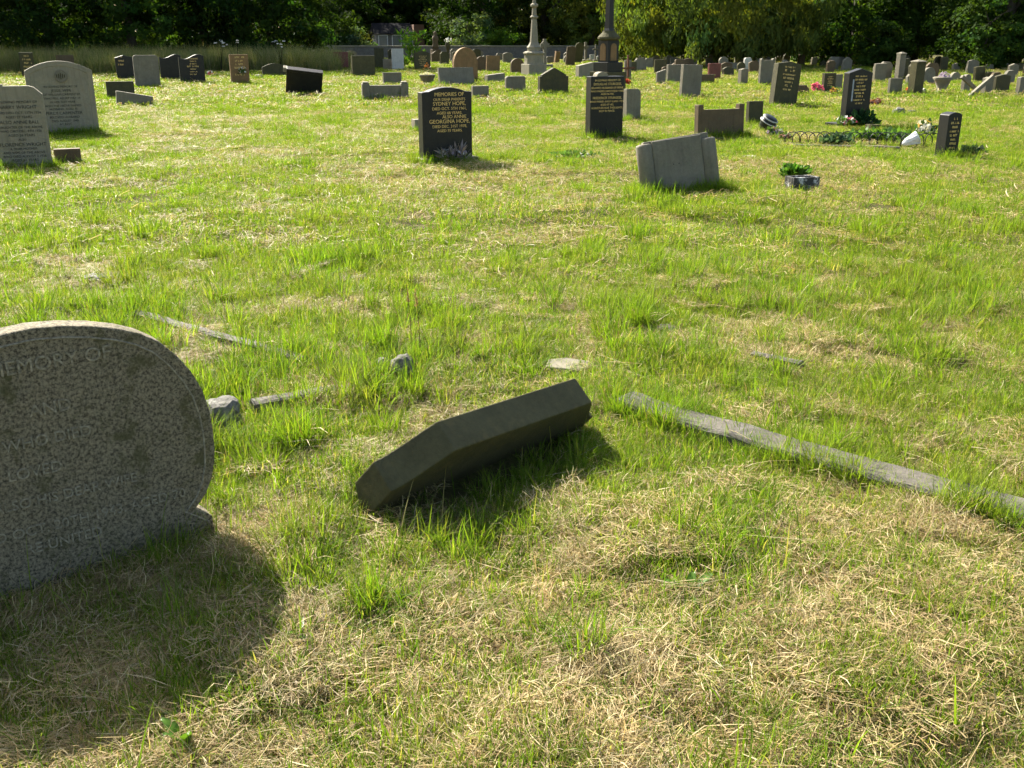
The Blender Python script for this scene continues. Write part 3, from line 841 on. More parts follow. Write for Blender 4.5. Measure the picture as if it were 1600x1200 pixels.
# -- pale spire monument
p = G(834, 119); s = depth(p) / FPX
hp = lambda y: ztop(p, y)
SP = empty('spire_monument', p, (0, 0, R_(24)))
prop(SP, 'tall pale stone spire monument with rings and a tapering column', 'monument')
box('plinth', (-.43, .43, -.43, .43, -.1, hp(100)), M['beige'], SP, .02)
bm = lathe_bm([(.45, hp(100)), (.43, hp(96)), (.43, hp(86)), (.48, hp(84)), (.48, hp(82)), (.36, hp(80))], 8)
mobj('octagonal_base', bm_mesh(bm, 'base'), M['beige'], SP)
bm = lathe_bm([(.30, hp(80)), (.30, hp(75)), (.33, hp(74)), (.24, hp(70)), (.185, hp(66)), (.115, hp(29))], 8)
mobj('column', bm_mesh(bm, 'column'), M['beige'], SP)
bm = lathe_bm([(.125, hp(29)), (.18, hp(27.5)), (.18, hp(26)), (.11, hp(24)), (.09, hp(12)), (.17, hp(10)), (.17, hp(7)), (.08, hp(5)), (.07, hp(-8))], 8)
mobj('ringed_shaft', bm_mesh(bm, 'shaft'), M['beige'], SP)
bm = bmesh.new()
box_bm(bm, -.06, .06, -.05, .05, hp(-8), hp(-34), .01); box_bm(bm, -.26, .26, -.048, .048, hp(-24), hp(-20), .01)
mobj('cross', bm_mesh(bm, 'cross'), M['beige'], SP)

# -- black obelisk
p = G(949, 140); hp2 = lambda y: ztop(p, y); s = depth(p) / FPX
OB = empty('obelisk_monument', p, (0, 0, R_(38)))
prop(OB, 'black obelisk monument with domed cap and panelled block', 'monument')
box('base_step', (-.42, .42, -.42, .42, -.1, hp2(112)), M['slate'], OB, .01)
box('upper_step', (-.34, .34, -.34, .34, hp2(112) + .001, hp2(97)), M['black'], OB, .01)
die = box('block', (-.235, .235, -.235, .235, hp2(97) + .001, hp2(63)), M['black'], OB, .006)
for k in range(4):
    ol_ = [(-.13, 0), (.13, 0), (.13, .40)] + [(.13 * math.cos(R_(t)), .40 + .13 * math.sin(R_(t))) for t in range(15, 180, 15)] + [(-.13, .40)]
    bm = slab_bm(ol_, .02, .003)
    pn = mobj('arched_panel', bm_mesh(bm, 'panel'), M['ochre'], die)
    pn.rotation_euler = (0, 0, math.pi / 2 * k)
    pn.location = Matrix.Rotation(math.pi / 2 * k, 3, 'Z') @ Vector((0, -.24, hp2(97) + .05))
bm = lathe_bm([(.30, hp2(63)), (.36, hp2(61)), (.36, hp2(58)), (.30, hp2(55)), (.22, hp2(51)), (.20, hp2(48))], 20)
mobj('domed_cap', bm_mesh(bm, 'cap', False), M['slate'], OB)
bm = lathe_bm([(.17, hp2(48.5)), (.15, hp2(44)), (.10, hp2(-40)), (.001, hp2(-50))], 4)
mobj('shaft', bm_mesh(bm, 'shaft'), M['black'], OB, (0, 0, 0))

# -- crosses
def cross(name, px, b, tp, aw, mat, label, ring=False, yaw=YAW, wd=.09, armf=.68, base=True):
    p = G(px, b); h = ztop(p, tp); a = aw * depth(p) / FPX / 2
    e = empty(name, p, (0, R_(random.uniform(-2, 2)), R_(yaw)))
    prop(e, label, 'cross')
    box('shaft', (-wd / 2, wd / 2, -wd / 2, wd / 2, -.1, h), M[mat], e, .008)
    bm = bmesh.new(); z = h * armf
    box_bm(bm, -a, a, -wd * .45, wd * .45, z - wd * .5, z + wd * .5, .008)
    mobj('arms', bm_mesh(bm, 'arms'), M[mat], e)
    if ring:
        bm = bmesh.new(); n = 24; r0, r1 = a * .62, a * .82
        vs_ = []
        for i in range(n):
            c_, s_ = math.cos(2 * math.pi * i / n), math.sin(2 * math.pi * i / n)
            vs_.append([bm.verts.new((r * c_, y, z + r * s_)) for r, y in ((r0, -.03), (r1, -.03), (r1, .03), (r0, .03))])
        for i in range(n):
            A, B = vs_[i], vs_[(i + 1) % n]
            for k in range(4): bm.faces.new((A[k], B[k], B[(k + 1) % 4], A[(k + 1) % 4]))
        bmesh.ops.recalc_face_normals(bm, faces=bm.faces[:])
        mobj('ring', bm_mesh(bm, 'ring'), M[mat], e)
    if base:
        box('base', (-wd * 2.2, wd * 2.2, -wd * 2.2, wd * 2.2, -.1, h * .16), M[mat], e, .01)
    return e
cross('ringed_cross', 851, 108, 61, 15, 'grey', 'grey ringed stone cross close behind the pale spire', True, armf=.8, wd=.16)
cross('stone_cross', 915, 98, 66, 9, 'grey', 'stubby grey stone cross beyond the obelisk', False, armf=.75, wd=.16)
cross('stone_cross', 930, 97, 69, 10, 'grey', 'thin pale stone cross touching the outline of the obelisk', False, armf=.72, wd=.09)
cross('wooden_cross', 981, 128, 86, 24, 'wood', 'brown wooden cross with a red ball of flowers beside the obelisk', False, wd=.07, armf=.52, base=False)
cross('ringed_cross', 546, 84, 55, 9, 'slate', 'dark ringed cross standing up before the far wall', True, armf=.8, wd=.2)
cross('stone_cross', 1110, 101, 76, 14, 'slate', 'dark stone cross in the shade of the drooping tree', True, armf=.72, wd=.2)
# dark statues by the sapling
for px, b, tp, lb in ((681, 97, 49, 'dark draped stone figure on a pedestal beside the sapling'), (700, 95, 66, 'dark narrow stone urn pedestal topped with white flowers')):
    p = G(px, b); h = ztop(p, tp); w = .5
    e = empty('stone_statue' if tp < 60 else 'urn_pedestal', p, (0, 0, R_(YAW)))
    prop(e, lb, 'statue' if tp < 60 else 'pedestal')
    box('pedestal', (-.3, .3, -.3, .3, -.1, h * .42), M['brown'], e, .02)
    if tp < 60:
        mobj('figure', bm_mesh(lathe_bm([(.24, h * .42), (.22, h * .55), (.17, h * .66), (.24, h * .74), (.21, h * .83), (.09, h * .87), (.13, h * .92), (.11, h * .98), (.03, h)], 12), 'figure', True), M['brown'], e)
    else:
        mobj('urn', bm_mesh(lathe_bm([(.10, h * .42), (.09, h * .55), (.17, h * .7), (.2, h * .85), (.15, h * .95), (.16, h)], 14), 'urn', True), M['olive'], e)

# -- rows of small stones so far off that nothing tells them apart
kinds = ['flat', 'round', 'peak', 'segment', 'round_corner', 'gothic', 'ogee', 'shoulder', 'chamfer']
far_me = {}
fr = random.Random(5)
def far_stone(px, b, hgt, wd, kd, mt, grp, label):
    key = (kd, mt, round(hgt, 1), round(wd, 1))
    if key not in far_me:
        me_ = bm_mesh(slab_bm(outline(kd, key[3], key[2]), .13, .012), 'far_slab'); me_.materials.append(M[mt]); far_me[key] = me_
    p = G(px, b)
    o = mobj('distant_headstone', far_me[key], None, None, p, (R_(fr.uniform(-5, 4)), R_(fr.uniform(-5, 5)), R_(YAW + fr.uniform(-8, 8))))
    prop(o, label % (CW[mt] + ' ' + KW[kd]), 'headstone', grp)
CW = dict(grey='grey', beige='pale beige', brown='brown', white='white', olive='mossy', slate='dark')
KW = dict(flat='flat-topped', round='round-headed', peak='peaked', segment='arched', round_corner='soft-cornered', gothic='pointed', ogee='curved-top', shoulder='shouldered', chamfer='cut-cornered')
mts = ['grey', 'grey', 'grey', 'beige', 'grey', 'brown', 'grey', 'olive', 'slate', 'brown', 'olive', 'white', 'grey']
def zone_a(px):
    for lim, t_ in ((1040, 'past the wooden cross'), (1095, 'behind the tall plain grey headstone'), (1150, 'behind the red granite headstone'), (1215, 'behind the two-knobbed headstone'), (1270, 'behind the leaning mossy headstone'), (1330, 'behind the tall black gabled headstone'), (1385, 'before the rounded green bush'), (1450, 'around the two pillar stones'), (1500, 'behind the stone urn'), (1550, 'behind the pale broken beams')):
        if px < lim: return t_
    return 'at the end of the far row'
def zone_b(px):
    for lim, t_ in ((600, 'behind the black block headstone'), (660, 'beside the tall narrow white headstone'), (710, 'beside the dark draped figure'), (760, 'behind the large ochre headstone'), (830, 'before the pale spire')):
        if px < lim: return t_
    return 'between spire and obelisk'
taken = []
n_ = 0
for tries in range(900):
    px = fr.uniform(985, 1620); b = fr.uniform(93, 119) if px < 1360 else fr.uniform(98, 134)
    if any(abs(px - q) < 7 and abs(b - r) < 3.5 for q, r in taken): continue
    taken.append((px, b)); n_ += 1
    far_stone(px, b, fr.uniform(.35, .75), fr.uniform(.38, .65), fr.choice(kinds), fr.choice(mts), 'crowded far headstones under the trees', 'small %s headstone in the far rows ' + zone_a(px))
    if n_ > 105: break
n_ = 0
for tries in range(500):
    px = fr.uniform(545, 900); b = fr.uniform(91, 104)
    if any(abs(px - q) < 9 and abs(b - r) < 3 for q, r in taken): continue
    taken.append((px, b)); n_ += 1
    far_stone(px, b, fr.uniform(.5, .95), fr.uniform(.5, .8), fr.choice(kinds), fr.choice(mts), 'far headstones along the stone wall', 'small %s headstone by the far wall ' + zone_b(px))
    if n_ > 26: break

# ================================================================== FLOWERS, POTS, EDGING
def flower_quads(n, center, rad, petal, seed):
    r = np.random.default_rng(seed)
    V = []
    for k in range(n):
        v = r.normal(size=3); v /= np.linalg.norm(v); v[2] = abs(v[2]) * .8
        c = np.array(center) + v * np.array(rad) * r.uniform(.55, 1.0)
        nrm = v + r.normal(0, .35, 3); nrm /= np.linalg.norm(nrm)
        a = np.cross(nrm, [.3, .5, .8]); a /= np.linalg.norm(a); b = np.cross(nrm, a)
        for ring, cup in ((1.0, .3), (.6, .7)):
            for j in range(6):
                t0 = 2 * math.pi * (j + ring) / 6
                e1 = a * math.cos(t0) + b * math.sin(t0); e2 = np.cross(nrm, e1)
                L = petal * ring * r.uniform(.8, 1.15)
                V.append([c, c + e1 * L * .6 + e2 * L * .32 + nrm * L * cup * .4, c + e1 * L + nrm * L * cup, c + e1 * L * .6 - e2 * L * .32 + nrm * L * cup * .4])
    return np.array(V)

def leaf_quads(n, center, rad, size, seed, upb=.6, narrow=.35):
    r = np.random.default_rng(seed)
    c = r.normal(size=(n, 3)); c /= np.linalg.norm(c, axis=1)[:, None]
    c[:, 2] = np.abs(c[:, 2]) * .9
    out_ = c.copy()
    P_ = np.array(center) + c * np.array(rad) * r.uniform(.2, 1.0, (n, 1))
    d = out_ + r.normal(0, .5, (n, 3)); d[:, 2] += upb; d /= np.linalg.norm(d, axis=1)[:, None]
    sd = np.cross(d, r.normal(size=(n, 3))); sd /= np.linalg.norm(sd, axis=1)[:, None]
    L = size * r.uniform(.6, 1.3, (n, 1))
    V = np.stack([P_, P_ + d * L * .5 + sd * L * narrow, P_ + d * L, P_ + d * L * .5 - sd * L * narrow], 1)
    return V
def gcol(n, seed, base=(0.075, 0.15, 0.025), var=.35):
    r = np.random.default_rng(seed)
    k = r.uniform(1 - var, 1 + var, (n, 1)); h = r.normal(0, .1, (n, 1))
    return np.clip(np.array(base) * k * np.concatenate([1 + h, np.ones((n, 1)), 1 - h], 1), .005, .9)

def bouquet(pos, rad, mats, label, seed, n=8, petal=.035, leaves=40, name='flower_bunch', cat='flowers', lsize=.09, lcol=(0.06, 0.13, 0.03), zc=None, narrow=.35):
    e = empty(name, pos)
    prop(e, label, cat)
    zc = rad[2] * .35 if zc is None else zc
    for k, mt in enumerate(mats):
        V = flower_quads(n, (0, 0, zc), rad, petal, seed * 10 + k)
        me_ = quad_mesh('bloom', V, np.ones((len(V), 3)))
        mobj('blooms', me_, M[mt], e)
    if leaves:
        V = leaf_quads(leaves, (0, 0, zc * .4), rad, lsize, seed * 10 + 7, .6, narrow)
        mobj('foliage', quad_mesh('foliage', V, gcol(len(V), seed, lcol)), M['weed'], e)
    return e

q = HOPE + Vector((.12, -.22, 0.03))
bouquet(q, (.2, .09, .17), ['pf_lilac', 'pf_white'], 'spray of lilac and white flowers at the foot of the nine-line headstone', 3, 9, .022, 90, lsize=.13, lcol=(.30, .26, .28), narrow=.1)
bouquet(up(G(50, 123), .02), (.22, .2, .25), ['pf_pink', 'pf_white'], 'small pinkish flowers at the dark far headstone with brown lines', 4, 8, .06)
bouquet(up(G(329, 122), .05), (.18, .15, .22), ['pf_white', 'pf_pink'], 'white and pink flowers beside the black wavy-topped headstones', 5, 10, .06)
bouquet(G(383, 131) + Vector((0, -.15, .35)), (.16, .12, .25), ['pf_white'], 'white flowers against the ochre headstone', 6, 10, .05)
bouquet(up(G(591, 106), .15), (.25, .15, .35), ['pf_orange', 'pf_cream', 'pf_red'], 'red, orange and cream flowers before the narrow dark headstone', 7, 8, .08)
bouquet(G(701, 95) + Vector((0, 0, ztop(G(700, 95), 67))), (.28, .28, .35), ['pf_white'], 'white flowers on the dark urn pedestal by the sapling', 8, 14, .10, 25)
bouquet(up(G(979, 136), .05), (.15, .12, .2), ['pf_orange', 'pf_red'], 'red and orange ball of flowers beside the wooden cross', 9, 22, .06, 12)
bouquet(up(G(1274, 147), .05), (.2, .18, .24), ['pf_pink'], 'bright pink flowers beside the low brown stone', 10, 26, .07, 16)
bouquet(up(G(1303, 148), .02), (.2, .15, .16), ['pf_yellow', 'pf_rust'], 'faded orange flowers by the mossy gilt headstone', 11, 8, .05)
bouquet(up(G(1364, 167), .0), (.26, .2, .18), ['pf_rust', 'pf_dead'], 'heap of rust brown wilted flowers beside the tall black gabled headstone', 12, 18, .06, 20, lcol=(.2, .09, .03))
bouquet(up(G(1424, 148), .03), (.2, .14, .17), ['pf_orange', 'pf_yellow'], 'orange and yellow flowers at the foot of the tall dark pillar', 13, 8, .06)
bouquet(up(G(1440, 148), .02), (.14, .12, .14), ['pf_white'], 'white flowers beside the pillar stone', 14, 8, .06)
bouquet(up(G(1210, 214), .0), (.16, .12, .13), ['pf_lilac', 'pf_dead'], 'dusty pink wilted flowers below the tilted urn', 15, 12, .04, 50)
bouquet(up(G(1226, 222), .0), (.12, .1, .12), ['pf_dead'], 'brown dead flower heads at the end of the hooped edging', 16, 16, .04, 20)
bouquet(up(G(1322, 203), .08), (.2, .12, .14), ['pf_white', 'pf_pink'], 'white and pink flowers at the foot of the tall black headstone', 17, 8, .045, 60)
bouquet(up(G(1343, 200), .05), (.28, .16, .22), [], 'dark leafy plant at the foot of the tall black headstone', 18, 0, .05, 130, name='leafy_plant', cat='plant', lsize=.13, lcol=(.03, .08, .03))
bouquet(G(1440, 222) + Vector((0.02, 0, .12)), (.17, .13, .20), ['pf_white', 'pf_cream', 'pf_yellow'], 'large bunch of white and yellow flowers by the short black headstone', 19, 10, .045, 60)
bouquet(up(G(1515, 244), .0), (.2, .12, .12), [], 'low dark green plant beside the short black headstone', 20, 0, .03, 90, name='leafy_plant', cat='plant', lsize=.1, lcol=(.04, .08, .03))
bouquet(up(G(895, 246), .0), (.5, .28, .05), ['pf_white'], 'low patch of leafy weeds with pale flowers in front of the ten-line headstone', 22, 10, .02, 150, name='weed_patch', cat='weeds', lsize=.07, lcol=(.09, .18, .04))
bouquet(up(G(1372, 224), .0), (.75, .25, .16), [], 'spreading green plant inside the hooped edging', 23, 0, .03, 420, name='leafy_plant', cat='plant', lsize=.10, lcol=(.09, .19, .03))
bouquet(up(G(1305, 230), .0), (.25, .18, .12), ['pf_white'], 'grey-green leafy plant at the front of the hooped edging', 25, 3, .02, 130, name='leafy_plant', cat='plant', lsize=.11, lcol=(.06, .12, .07))
bouquet(up(G(668, 118), .22), (.16, .14, .3), ['pf_rust'], 'rusty flowers standing in the grey stone bowl', 26, 5, .05, 30, lcol=(.12, .06, .02))
# crumpled white wrapper
bm = lathe_bm([(.005, 0), (.03, .02), (.06, .08), (.085, .17), (.10, .25), (.09, .26)], 14)
for v in bm.verts:
    k = 1 + .35 * (vnoise(v.co.x * 60 + 3, v.co.z * 40 + v.co.y * 50) - .5); v.co.x *= k; v.co.y *= k
o = mobj('flower_wrapper', bm_mesh(bm, 'wrapper'), M['plastic'], None, up(G(1408, 232), .06), (0, R_(62), R_(-10)))
prop(o, 'crumpled white wrapper of the white and yellow flower bunch', 'wrapper')
# bowl and troughs
BW = empty('stone_bowl', G(668, 131)); prop(BW, 'grey stone bowl on the grass behind the nine-line headstone', 'bowl')
mobj('bowl_body', bm_mesh(lathe_bm([(.14, -.05), (.16, .02), (.24, .15), (.29, .30), (.31, .31), (.31, .34), (.25, .34), (.22, .28)], 24), 'bowl', True), M['grey'], BW)
V = leaf_quads(60, (0, 0, .33), (.24, .24, .05), .07, 77)
mobj('pale_filling', quad_mesh('fill', V, gcol(len(V), 5, (.5, .5, .45), .2)), M['weed'], BW)
def trough(name, px, b, dims, mat, label, yaw=15):
    p = G(px, b); e = empty(name, p, (0, 0, R_(yaw))); prop(e, label, 'planter')
    w, dd, h = dims; t = .03
    bm = bmesh.new()
    box_bm(bm, -w, w, -dd, -dd + t, -.03, h, .006); box_bm(bm, -w, w, dd - t, dd, -.03, h - .002, .006)
    box_bm(bm, -w, -w + t, -dd + t + .001, dd - t - .001, -.03, h - .001, .006); box_bm(bm, w - t, w, -dd + t + .001, dd - t - .001, -.03, h - .003, .006)
    mobj('sides', bm_mesh(bm, 'sides'), M[mat], e)
    box('earth', (-w + t, w - t, -dd + t, dd - t, 0, h * .8), M['soil'], e, 0)
    return e
trough('stone_trough', 1252, 298, (.16, .10, .16), 'flake', 'small dark trough with flaking white paint, overgrown by a leafy plant')
trough('flower_trough', 1363, 206, (.10, .09, .13), 'slate', 'dark square flower box beside the tall black headstone')
bouquet(up(G(1240, 285), .06), (.16, .11, .12), [], 'bright green leafy plant growing beside the flaking trough', 28, 0, .02, 150, name='leafy_plant', cat='plant', lsize=.09, lcol=(.07, .17, .02))
# urn far right
p = G(1470, 147)
e = empty('stone_urn', p); prop(e, 'grey stone urn with pale flowers in the far row', 'urn')
mobj('urn_body', bm_mesh(lathe_bm([(.2, -.05), (.2, .05), (.12, .12), (.24, .4), (.30, .48), (.25, .5)], 18), 'urn', True), M['grey'], e)
V = flower_quads(14, (0, 0, .48), (.18, .18, .22), .06, 91)
mobj('blooms', quad_mesh('bl', V, np.ones((len(V), 3))), M['pf_lilac'], e)
# broken pale pieces right
for k, (px, b, rr, lb) in enumerate(((1518, 150, R_(35), 'pale broken beam leaning among the far headstones'), (1528, 152, R_(-40), 'pale broken beam crossing the other one in the far row'))):
    o = mobj('broken_beam', bm_mesh(box_bm(bmesh.new(), -.5, .5, -.06, .06, -.05, .05, .01), 'beam'), M['grey'], None, up(G(px, b), .25), (0, rr, R_(10)))
    prop(o, lb, 'stone beam')
rock('dark_stone', up(G(1403, 182), .05), (.12, .1, .14), 'dark lump of stone in open grass beyond the flower box', 31, 'rock')
rock('grey_stone', up(G(1424, 179), .02), (.1, .1, .08), 'brown grey stone beside the dark lump in open grass', 32, 'kerb')
rock('grey_stone', up(G(405, 124), .04), (.2, .15, .16), 'low grey stone with bright top near the mossy curved headstone', 33, 'grey')
o, w, h, p = headstone(655, 207, 186, 24, 'flat', 'beige', 'small pale stone block half hidden by the nine-line headstone', t=.2, sink=.05)

# hooped wire edging: each hoop is a piece
ha, hb = G(1232, 227), G(1462, 231)
HE = empty('hooped_edging', ha); prop(HE, 'low black wire edging of overlapping hoops round a planted grave', 'edging')
hd = (hb - ha); hL = hd.length; hdn = hd.normalized()
nh = 19
def tube_bm(pts, r, n=6):
    bm = bmesh.new(); rings = []
    for i, c in enumerate(pts):
        c = Vector(c); t = (Vector(pts[min(i + 1, len(pts) - 1)]) - Vector(pts[max(i - 1, 0)])).normalized()
        a = t.orthogonal().normalized() if i == 0 else (rings_a - t * rings_a.dot(t)).normalized()
        rings_a = a; b = t.cross(a)
        rr = r[i] if isinstance(r, (list, tuple)) else r
        rings.append([bm.verts.new(c + (a * math.cos(2 * math.pi * k / n) + b * math.sin(2 * math.pi * k / n)) * rr) for k in range(n)])
    for A, B in zip(rings, rings[1:]):
        for k in range(n): bm.faces.new((A[k], A[(k + 1) % n], B[(k + 1) % n], B[k]))
    bm.faces.new(rings[0][::-1]); bm.faces.new(rings[-1])
    return bm
hw = hL / nh * .95
hoop_me = bm_mesh(tube_bm([(-hw, 0, -.05), (-hw, 0, .12)] + [(-hw * math.cos(R_(t)), 0, .12 + hw * .85 * math.sin(R_(t))) for t in range(15, 180, 15)] + [(hw, 0, .12), (hw, 0, -.05)], .007, 6), 'hoop', True)
hoop_me.materials.append(M['wire'])
ang = math.atan2(hd.y, hd.x)
for k in range(nh):
    o = mobj('hoop', hoop_me, None, HE, hdn * (hL * (k + .5) / nh) + Vector((0, .004 * (k % 2), random.uniform(-.012, .012))), (R_(random.uniform(-6, 6)), R_(random.uniform(-5, 5)), ang))
for z in (.04,):
    mobj('rail', bm_mesh(tube_bm([hdn * (hL * k / 12) + Vector((0, -.01, z)) for k in range(13)], .005, 6), 'rail', True), M['wire'], HE)
ka, kb = G(1238, 231), G(1405, 236); ka.z += .0; kb.z = ka.z
kerb('kerb_stone', ka, kb, .07, .055, 'low kerb stone in front of the hooped edging', 21, mat='kerb')

# ================================================================== WALL AND HOUSE
wy = 84.0
def at_y(px, y, z=0.0): return Vector((y * (px - 800) / FPX * math.cos(PITCH), y, z))
wa, wb = at_y(455, 84), at_y(960, 84)
WL = empty('boundary_wall', (wa.x, wa.y, 0)); prop(WL, 'long low stone boundary wall with pale coping behind the far headstones', 'wall')
M['wallstone'] = stone_mat('rubble_wall_stone', (0.17, 0.155, 0.135), vary=0.45, lichen_amt=.4, bump=1.0)
Lw = (wb - wa).length
bm = bmesh.new(); x = 0; r9 = random.Random(9)
box_bm(bm, 0, Lw, -.2, .2, -.3, .95)
mobj('wall_core', bm_mesh(bm, 'core'), M['wallstone'], WL)
bm = bmesh.new()
for row in range(4):
    x = r9.uniform(-.3, 0)
    while x < Lw:
        l_ = r9.uniform(.35, .8)
        box_bm(bm, max(0, x) + .012, min(Lw, x + l_) - .012 if min(Lw, x + l_) - max(0, x) > .06 else max(0, x) + .03, -.2 - r9.uniform(.015, .05), -.19, row * .235 + .01, row * .235 + .225)
        x += l_
prop(mobj('wall_stones', bm_mesh(bm, 'stones'), M['wallstone'], WL), kind='stuff')
bm = bmesh.new(); x = 0
while x < Lw:
    box_bm(bm, x + .005, min(Lw, x + .9) - .005, -.27, .27, .955 + r9.uniform(0, .012), 1.06 + r9.uniform(0, .02), .02); x += .9
prop(mobj('coping', bm_mesh(bm, 'coping'), M['beige'], WL), kind='stuff')

hc = at_y(617, 103)
HS = empty('cottage', hc, (0, 0, R_(14))); prop(HS, 'low dark-roofed cottage glimpsed between the trees beyond the wall', 'house')
box('wall', (-2.0, 1.5, -2, 2, -.2, 2.0), M['house_wall'], HS, 0)
bm = bmesh.new()
pr_ = [(-2.3, 2.01), (2.3, 2.01), (0, 3.0)]
vv = [[bm.verts.new((x_, y_, z_)) for y_, z_ in pr_] for x_ in (-2.2, 1.499)]
bm.faces.new(vv[0]); bm.faces.new(vv[1][::-1])
for k in range(3): bm.faces.new((vv[0][k], vv[1][k], vv[1][(k + 1) % 3], vv[0][(k + 1) % 3]))
bmesh.ops.recalc_face_normals(bm, faces=bm.faces[:])
mobj('roof', bm_mesh(bm, 'roof'), M['house_roof'], HS)
box('brick_wing', (1.51, 2.5, -2.4, 1.5, -.2, 2.85), M['house_brick'], HS, 0)
for k, x_ in enumerate((-1.4, -.1, 1.0)):
    wdo = box('window', (x_ - .42, x_ + .42, -2.03, -2.001, .9, 1.85), M['glass'], HS, 0)
    bm = bmesh.new()
    for a_ in ((x_ - .46, x_ - .38, .9, 1.85), (x_ + .38, x_ + .46, .9, 1.85), (x_ - .46, x_ + .46, .82, .899), (x_ - .46, x_ + .46, 1.851, 1.92)):
        box_bm(bm, a_[0], a_[1], -2.07, -2.031, a_[2], a_[3])
    mobj('window_frame', bm_mesh(bm, 'frame'), M['frame'], wdo)

# ================================================================== TREES
def crown_quads(center, rad, nclump, per, leaf, seed, base, lowcut=0.25, clump=.7, droop=0.0, var=.4):
    r = np.random.default_rng(seed)
    cx, cy_, cz = center
    v = r.normal(size=(nclump, 3)); v /= np.linalg.norm(v, axis=1)[:, None]
    rr = r.uniform(.35, 1.0, (nclump, 1)) ** .5
    k = 1 + .35 * (r.random((nclump, 1)) - .5)
    cc = v * rr * k * np.array(rad)
    ctr = cc + np.array(center)
    if droop > 0: ctr[:, 2] -= droop * (rr[:, 0] ** 2) * r.uniform(.3, 1, nclump)
    low = ctr[:, 2] < lowcut
    ctr[low, 2] = lowcut + r.uniform(0, 2.2, low.sum())
    n = nclump * per
    idx = np.repeat(np.arange(nclump), per)
    cr = clump * r.uniform(.55, 1.3, nclump)
    u = r.normal(size=(n, 3)); u /= np.linalg.norm(u, axis=1)[:, None]
    off = u * (r.random((n, 1)) ** .45) * cr[idx][:, None] * np.array([1.15, 1.15, .75 + droop * .25])
    P_ = ctr[idx] + off
    P_[:, 2] = np.maximum(P_[:, 2], .08 + .2 * r.random(n))
    nr = u * .5 + v[idx] * .5 + r.normal(0, .6, (n, 3)) + np.array([0, 0, .35]); nr /= np.linalg.norm(nr, axis=1)[:, None]
    a = np.cross(nr, r.normal(size=(n, 3)))
    if droop > 0:
        a = a * .5; a[:, 2] -= 1.0
    a /= np.linalg.norm(a, axis=1)[:, None]
    b = np.cross(nr, a); b /= np.linalg.norm(b, axis=1)[:, None]
    s = leaf * r.uniform(.6, 1.4, (n, 1))
    w = .32 if droop == 0 else .17
    V = np.stack([P_ - a * s * .5, P_ + b * s * w + nr * s * .06, P_ + a * s * .5, P_ - b * s * w + nr * s * .06], 1)
    ck = r.uniform(1 - var, 1 + var, nclump)[idx][:, None] * r.uniform(.75, 1.25, (n, 1))
    hue = r.normal(0, .12, nclump)[idx][:, None]
    C = np.clip(np.array(base) * ck * np.concatenate([1 + hue, np.ones((n, 1)), 1 - hue], 1), .004, .6)
    return V, C

def trunk_mesh(h, r0, limbs, seed, spread):
    r = random.Random(seed)
    bm = bmesh.new()
    pts = [(math.sin(k * 1.1 + seed) * .05 * k, math.cos(k * .9 + seed) * .05 * k, -.3 + (h + .3) * k / 7) for k in range(8)]
    rad = [r0 * (1.35 if k == 0 else 1) * (1 - .75 * k / 7) for k in range(8)]
    def add(p, q):
        b = tube_bm(p, q, 10); me = bpy.data.meshes.new('t'); b.to_mesh(me); b.free(); bm.from_mesh(me); bpy.data.meshes.remove(me)
    add(pts, rad)
    for k in range(limbs):
        a = 2 * math.pi * (k * .618 + r.random() * .2); z0 = h * r.uniform(.22, .8)
        s = spread * r.uniform(.45, .85)
        L = [(math.cos(a) * s * t, math.sin(a) * s * t, z0 + (h * .35) * t ** .8 - .1 * s * t * t) for t in (0, .25, .5, .75, 1)]
        add(L, [r0 * .42 * (1 - .8 * t) for t in (0, .25, .5, .75, 1)])
    return bm_mesh(bm, 'trunk', True)

def tree(px, y, h, rad, label, seed, base, nclump=150, per=90, leaf=.26, low=.3, zc=None, droop=0.0, clump=.8, name='tree', cat='tree', r0=.28, group=None, limbs=9, visible_bias=True):
    p = at_y(px, y)
    p.z = hz(p.x, p.y)
    e = empty(name, p)
    prop(e, label, cat, group)
    zc = h * .55 if zc is None else zc
    mobj('trunk', trunk_mesh(h * .8, r0, limbs, seed, rad), M['bark'], e)
    V, C = crown_quads((0, 0, zc), (rad, rad, h - zc), nclump, per, leaf, seed, base, low, clump, droop)
    if visible_bias:       # side shoots and low boughs near the ground
        V2, C2 = crown_quads((0, 0, 2.2), (rad * .95, rad * .8, 2.3), nclump // 2, per, leaf * .8, seed + 500, base, low, clump * .75, droop)
        V = np.concatenate([V, V2]); C = np.concatenate([C, C2])
    mobj('crown', quad_mesh('crown', V, C), M['leaf'], e)
    return e

